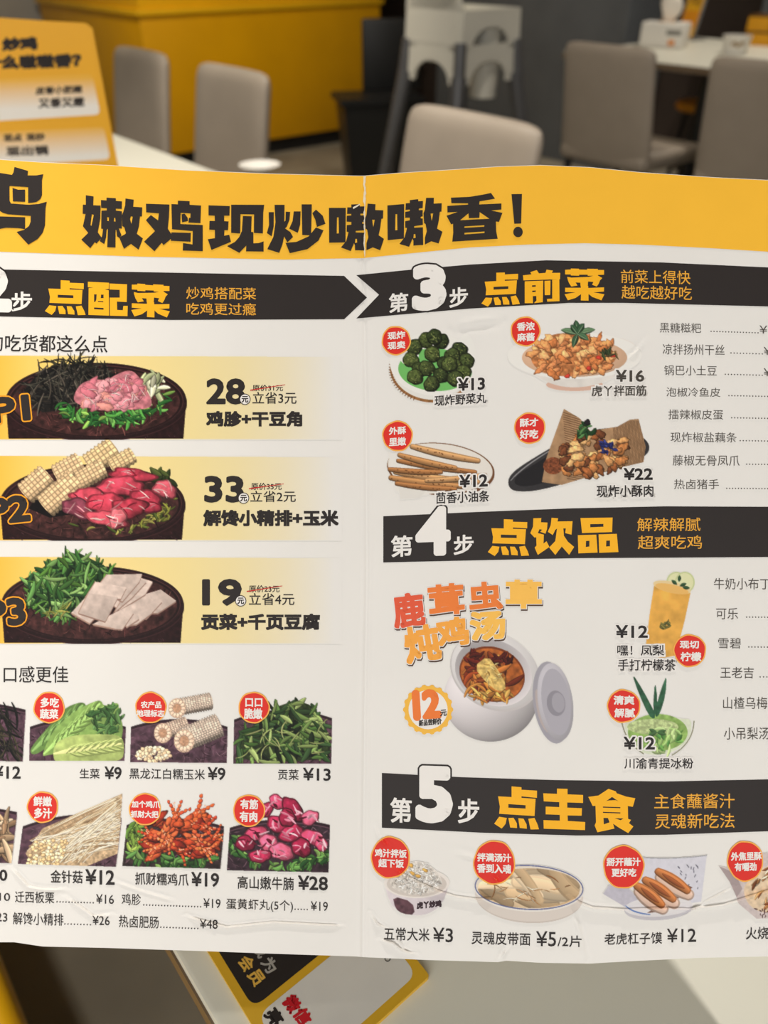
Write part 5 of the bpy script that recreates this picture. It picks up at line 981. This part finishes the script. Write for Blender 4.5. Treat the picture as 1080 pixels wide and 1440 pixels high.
V_, T_ = glyph_mesh('鸡'); bm = bmesh.new(); lo_, hi_ = V_.min(0), V_.max(0)
vs = [bm.verts.new(lean @ Vector(((x - lo_[0]) / (hi_[0] - lo_[0]) * .07 - .035, -.0066, .15 + (y - lo_[1]) / (hi_[1] - lo_[1]) * .07))) for x, y in V_]
for q_ in T_: bm.faces.new([vs[i] for i in q_])
obj('lettering', bm, K_BLACK, t)
obj('orange_print', box(-.05, .05, -.0068, -.0063, .06, .13, 0, 1, lean), mat('sign_orange', (216, 140, 30), .5, .3, .05, 10), t)
cp = on(1032, 76); t = thing('paper_cup', 'short white printed cup on the back right table', 'cup', cp)
obj('cup_wall', lathe([(0, 0), (.052, 0), (.060, .068), (.063, .071), (.063, .074), (.058, .074), (.050, .004), (0, .004)], 32), mat('white_card', (214, 210, 202)), t, 50)
bm = bmesh.new()
for k in range(8):
    a0, a1 = -2.3 + k * .12, -2.3 + (k + 1) * .12; z_ = .036 + .006 * math.sin(k * 1.3); bm.faces.new([bm.verts.new((.0590 * math.cos(a_), .0590 * math.sin(a_), zz_)) for a_, zz_ in ((a0, z_), (a1, z_), (a1, z_ + .014), (a0, z_ + .014))])
obj('printed_mark', bm, mat('brown_print', (140, 112, 70), .6), t)
for k, (lb, zz) in enumerate((('yellow box at the right edge, lower of the two on the back right table', 0), ('yellow box at the right edge, upper of the two on the back right table', .0605))):
    yb = on(1088, 64); t = thing('gift_box', lb, 'box', (yb.x, yb.y, TZ + zz), ROT + .2, 'yellow boxes'); obj('carton', box(-.13, .13, -.07, .07, 0, .052 if k == 0 else .060, .004), mat('box_yellow', (206, 146, 24), .5, .3, .05, 10), t, 40)
    obj('lid_band', box(-.131, .131, -.071, .071, .0525 if k == 0 else .0605, .060 if k == 0 else .068, .002), mat('box_brown', (90, 60, 24), .5, .3, .05, 10), t, 40)
os_ = at(976, 150, .47); t = thing('stool', 'orange round stool under the back right table', 'stool', (os_.x + .10, os_.y + .14, 0))
obj('seat', lathe([(0, .43), (.13, .43), (.145, .445), (.14, .47), (0, .475)], 28), mat('orange_seat', (222, 150, 40), .5, .3, .05, 8), t, 50)
for k in range(4): a_ = math.pi / 4 + k * math.pi / 2; obj('leg', tube([(.09 * math.cos(a_), .09 * math.sin(a_), .43), (.13 * math.cos(a_), .13 * math.sin(a_), 0)], .012, 8), m_leg, t, 60)

# ------------------------------------------------------------------ left of the tables: yellow bench, black bag, small dishes
b0 = at(0, 1368, .45); b1 = at(30, 1440, .45); dB = (NV.dot(b0) + NV.dot(b1)) / 2
t = sd_thing('bench', 'yellow bench seat at the bottom left corner of the picture', 'bench', dB - .21, .55)
obj('seat', box(-.75, .75, -.21, .21, .38, .45, .012, 3), m_yel2, t, 40); obj('base', box(-.72, .72, -.17, .17, 0, .38, .004), m_yel, t, 40)
bg = dt(.47, 1.72, TZ); t = thing('bag', 'black rounded bag in the top left corner behind the yellow card', 'bag', bg, ROT)
bm = bmesh.new(); bmesh.ops.create_icosphere(bm, subdivisions=4, radius=1.0)
for v in bm.verts: 
    x, y, z = v.co; k = (abs(x) ** 3.2 + abs(y) ** 3.2 + abs(z) ** 3.2) ** (-1 / 3.2); v.co = Vector((x * k * .12, y * k * .07, z * k * .155 + .155))
obj('body', bm, mat('black_cloth', (14, 14, 14), 1.0, .05, .2, 40, bump=.3, bscale=300), t, 60); obj('handle', tube([(-.04, 0, .30), (-.035, 0, .335), (0, 0, .345), (.035, 0, .335), (.04, 0, .30)], .007, 8), mat('black_cloth', (26, 25, 25)), t, 60)
pp = at(362, 236, TZ); t = thing('saucer', 'small white saucer at the far table edge behind the menu', 'saucer', (pp.x + .01, pp.y - .03, TZ))
obj('dish', lathe([(0, 0), (.022, 0), (.024, .003), (.045, .012), (.046, .014), (.043, .0145), (.022, .006), (0, .005)], 36), mat('white_china', (232, 228, 220), .2, .5, .01, 6), t, 50)

# ------------------------------------------------------------------ yellow standing card on the second table
CY = math.radians(14); cdir = Vector((math.cos(CY), math.sin(CY), 0)); cn = Vector((math.sin(CY), -math.cos(CY), 0)); C0 = Vector((-.318, 1.0, TZ))
def plane_surf(p0, n):
    p0 = np.array(p0); n = np.array(n)
    def f(px, py, off=0.0):
        px = np.asarray(px, float).ravel(); py = np.asarray(py, float).ravel()
        D = np.outer((px - 540) / F, np.array(RIGHT)) + np.outer((720 - py) / F, np.array(UP)) + np.array(FWD)
        off = np.broadcast_to(np.asarray(off, float), px.shape)
        k = ((p0 - np.array(CAM)) @ n + off) / (D @ n); return np.array(CAM) + D * k[:, None]
    return f
surf_menu = surf
TH = .004
card_t = thing('standing_card', 'yellow standing card with black lettering on the table at the top left', 'sign', C0 + cdir * -.13); card_t['flat'] = 1
def card_pt(x, y, z): return C0 + cdir * x - cn * y + Vector((0, 0, z))
bm = bmesh.new(); topz = [(-.27, .338), (-.20, .345), (-.14, .348), (-.10, .347), (-.05, .343), (-.006, .340), (0, .335)]
pf = [card_pt(x, 0, z) for x, z in topz] + [card_pt(0, 0, 0), card_pt(-.27, 0, 0)]; fv = [bm.verts.new(p) for p in pf]; bv = [bm.verts.new(p - cn * TH) for p in pf]
bm.faces.new(fv); bm.faces.new(bv[::-1])
for k in range(len(fv)): bm.faces.new((fv[k], bv[k], bv[(k + 1) % len(fv)], fv[(k + 1) % len(fv)]))
obj('board', bm, mat('card_yellow', (236, 172, 34), .45, .3, .02, 10), card_t)
bm = bmesh.new(); s0_ = [card_pt(-.19, TH, .25), card_pt(-.08, TH, .25), card_pt(-.06, .13, 0), card_pt(-.21, .13, 0)]; u_ = [bm.verts.new(p) for p in s0_]; v_ = [bm.verts.new(p + Vector((0, .004, 0))) for p in s0_]
bm.faces.new(u_); bm.faces.new(v_[::-1])
for k in range(4): bm.faces.new((u_[k], u_[(k + 1) % 4], v_[(k + 1) % 4], v_[k]))
obj('prop_leg', bm, mat('card_back', (214, 206, 190), .6), card_t)
surf = plane_surf(C0, cn)
def grad_ink(name, c_top, c_bot, z_top, z_bot):
    m = bpy.data.materials.new(name); m.use_nodes = True; nt = m.node_tree; b = nt.nodes['Principled BSDF']; tc = nt.nodes.new('ShaderNodeTexCoord'); sx = nt.nodes.new('ShaderNodeSeparateXYZ'); mr = nt.nodes.new('ShaderNodeMapRange'); mx = nt.nodes.new('ShaderNodeMix'); mx.data_type = 'RGBA'
    nt.links.new(tc.outputs['Object'], sx.inputs[0]); nt.links.new(sx.outputs['Z'], mr.inputs['Value']); mr.inputs['From Min'].default_value = z_bot; mr.inputs['From Max'].default_value = z_top
    nt.links.new(mr.outputs[0], mx.inputs['Factor']); mx.inputs['A'].default_value = lin(c_bot) + (1,); mx.inputs['B'].default_value = lin(c_top) + (1,); nt.links.new(mx.outputs['Result'], b.inputs['Base Color']); b.inputs['Roughness'].default_value = .45; return m
def zat(px, py): return float(surf([px], [py])[0][2])
def rrect(q, r, n=5):
    """rounded quadrilateral from four corners"""
    out = []; m = len(q)
    for i in range(m):
        p, a_, b_ = np.array(q[i], float), np.array(q[i - 1], float), np.array(q[(i + 1) % m], float); ua = (a_ - p) / np.linalg.norm(a_ - p); ub = (b_ - p) / np.linalg.norm(b_ - p)
        out += [tuple(v) for v in bez(p + ua * r, p, p + ub * r, n)]
    return out
flat_shape('panel_print', [rrect([(-140, 118), (130, 104), (141, 161), (-130, 178)], 8)], grad_ink('panel_fade', (236, 176, 44), (236, 230, 222), zat(60, 112), zat(60, 152)), card_t, 3)
flat_shape('panel_print', [rrect([(-130, 190), (146, 178), (155, 224), (-120, 240)], 8)], grad_ink('panel_fade', (236, 176, 44), (236, 230, 222), zat(60, 182), zat(60, 222)), card_t, 3)
text('lettering', [('炒鸡', (3, 52, 53, 71)), ('为什么嗷嗷香？', (-48, 77, 114, 97))], K_BLACK, card_t, 5, bold=.055, sl=-.03)
text('lettering', [('皮香小肥嫩', (50, 121, 116, 132)), ('又香又嫩', (54, 137, 119, 151))], K_BLACK, card_t, 6, bold=.035, sl=-.04)
text('lettering', [('现点', (5, 188, 31, 199)), ('现炒', (37, 187, 63, 198)), ('现出锅', (9, 205, 68, 219))], K_BLACK, card_t, 6, bold=.035, sl=-.03)

# ------------------------------------------------------------------ code card lying on the first table
surf = plane_surf((0, 0, TZ + .003), (0, 0, 1))
qc = at(604, 1376, TZ); E0 = NV.dot(qc); EW = .0775; A0 = NV.dot(at(292, 1340, TZ)); EW = E0 - A0; s_r = TV.dot(qc)
qt = thing('table_card', 'yellow-edged card with a black corner panel lying on the table below the menu', 'card', dt(E0 - EW / 2, s_r + .06, TZ)); qt['flat'] = 1
bm = bmesh.new()
cp_ = [(E0, s_r), (E0, s_r + .145), (A0, s_r + .145), (A0, s_r)]; rr_ = rrect(cp_, .0015)
lo2 = [bm.verts.new(dt(d_, s_, TZ)) for d_, s_ in rr_]; hi2 = [bm.verts.new(dt(d_, s_, TZ + .003)) for d_, s_ in rr_]; bm.faces.new(lo2[::-1]); bm.faces.new(hi2)
for k in range(len(lo2)): bm.faces.new((lo2[k], lo2[(k + 1) % len(lo2)], hi2[(k + 1) % len(lo2)], hi2[k]))
obj('board', bm, mat('card_gold', (226, 178, 44), .45, .3, .02, 10), qt)
def flat_ds(name, d0, d1, s0, s1, r, m, lay):
    bm = bmesh.new(); lp = rrect([(d1, s0), (d1, s1), (d0, s1), (d0, s0)], r, 7); vs = [bm.verts.new(dt(d_, s_, TZ + .003 + .00008 * lay)) for d_, s_ in lp]; f = bm.faces.new(vs); f.normal_update()
    if f.normal.z < 0: f.normal_flip()
    me = bpy.data.meshes.new(name); bm.to_mesh(me); bm.free(); return put(name, me, m, qt)
sm_ = TV.dot(at(396, 1393, TZ + .003)); flat_ds('black_panel', A0 + .0042, E0 - .0045, sm_ + .002, s_r + .14, .006, K_BLACK, 1)
flat_ds('white_panel', A0 + .0042, E0 - .0045, s_r + .0045, sm_ - .002, .006, ink('card_white', (226, 224, 218)), 1)
LT = dict(bold=.022, sl=0, rot=.96)
text('lettering', [('成', (357, 1326, 376, 1346)), ('为', (369, 1347, 389, 1367))], ink('silver', (176, 172, 166)), qt, 6, **LT)
text('lettering', [('会', (337, 1344, 357, 1365)), ('员', (350, 1364, 371, 1385))], ink('card_gold', (232, 186, 84)), qt, 6, **LT)
text('lettering', [('微', (399, 1400, 422, 1423)), ('信', (414, 1418, 437, 1441))], ink('card_red', (206, 36, 46)), qt, 6, bold=.035, sl=0, rot=.96)
text('lettering', [('亮', (374, 1419, 397, 1442))], K_BLACK, qt, 6, bold=.035, sl=0, rot=.96)
flat_shape('printed_mark', ring(545, 1348, 3.0, 4.4, 16), K_BLACK, qt, 6)
surf = surf_menu
for o in (menu, card_t, qt): del o['flat']
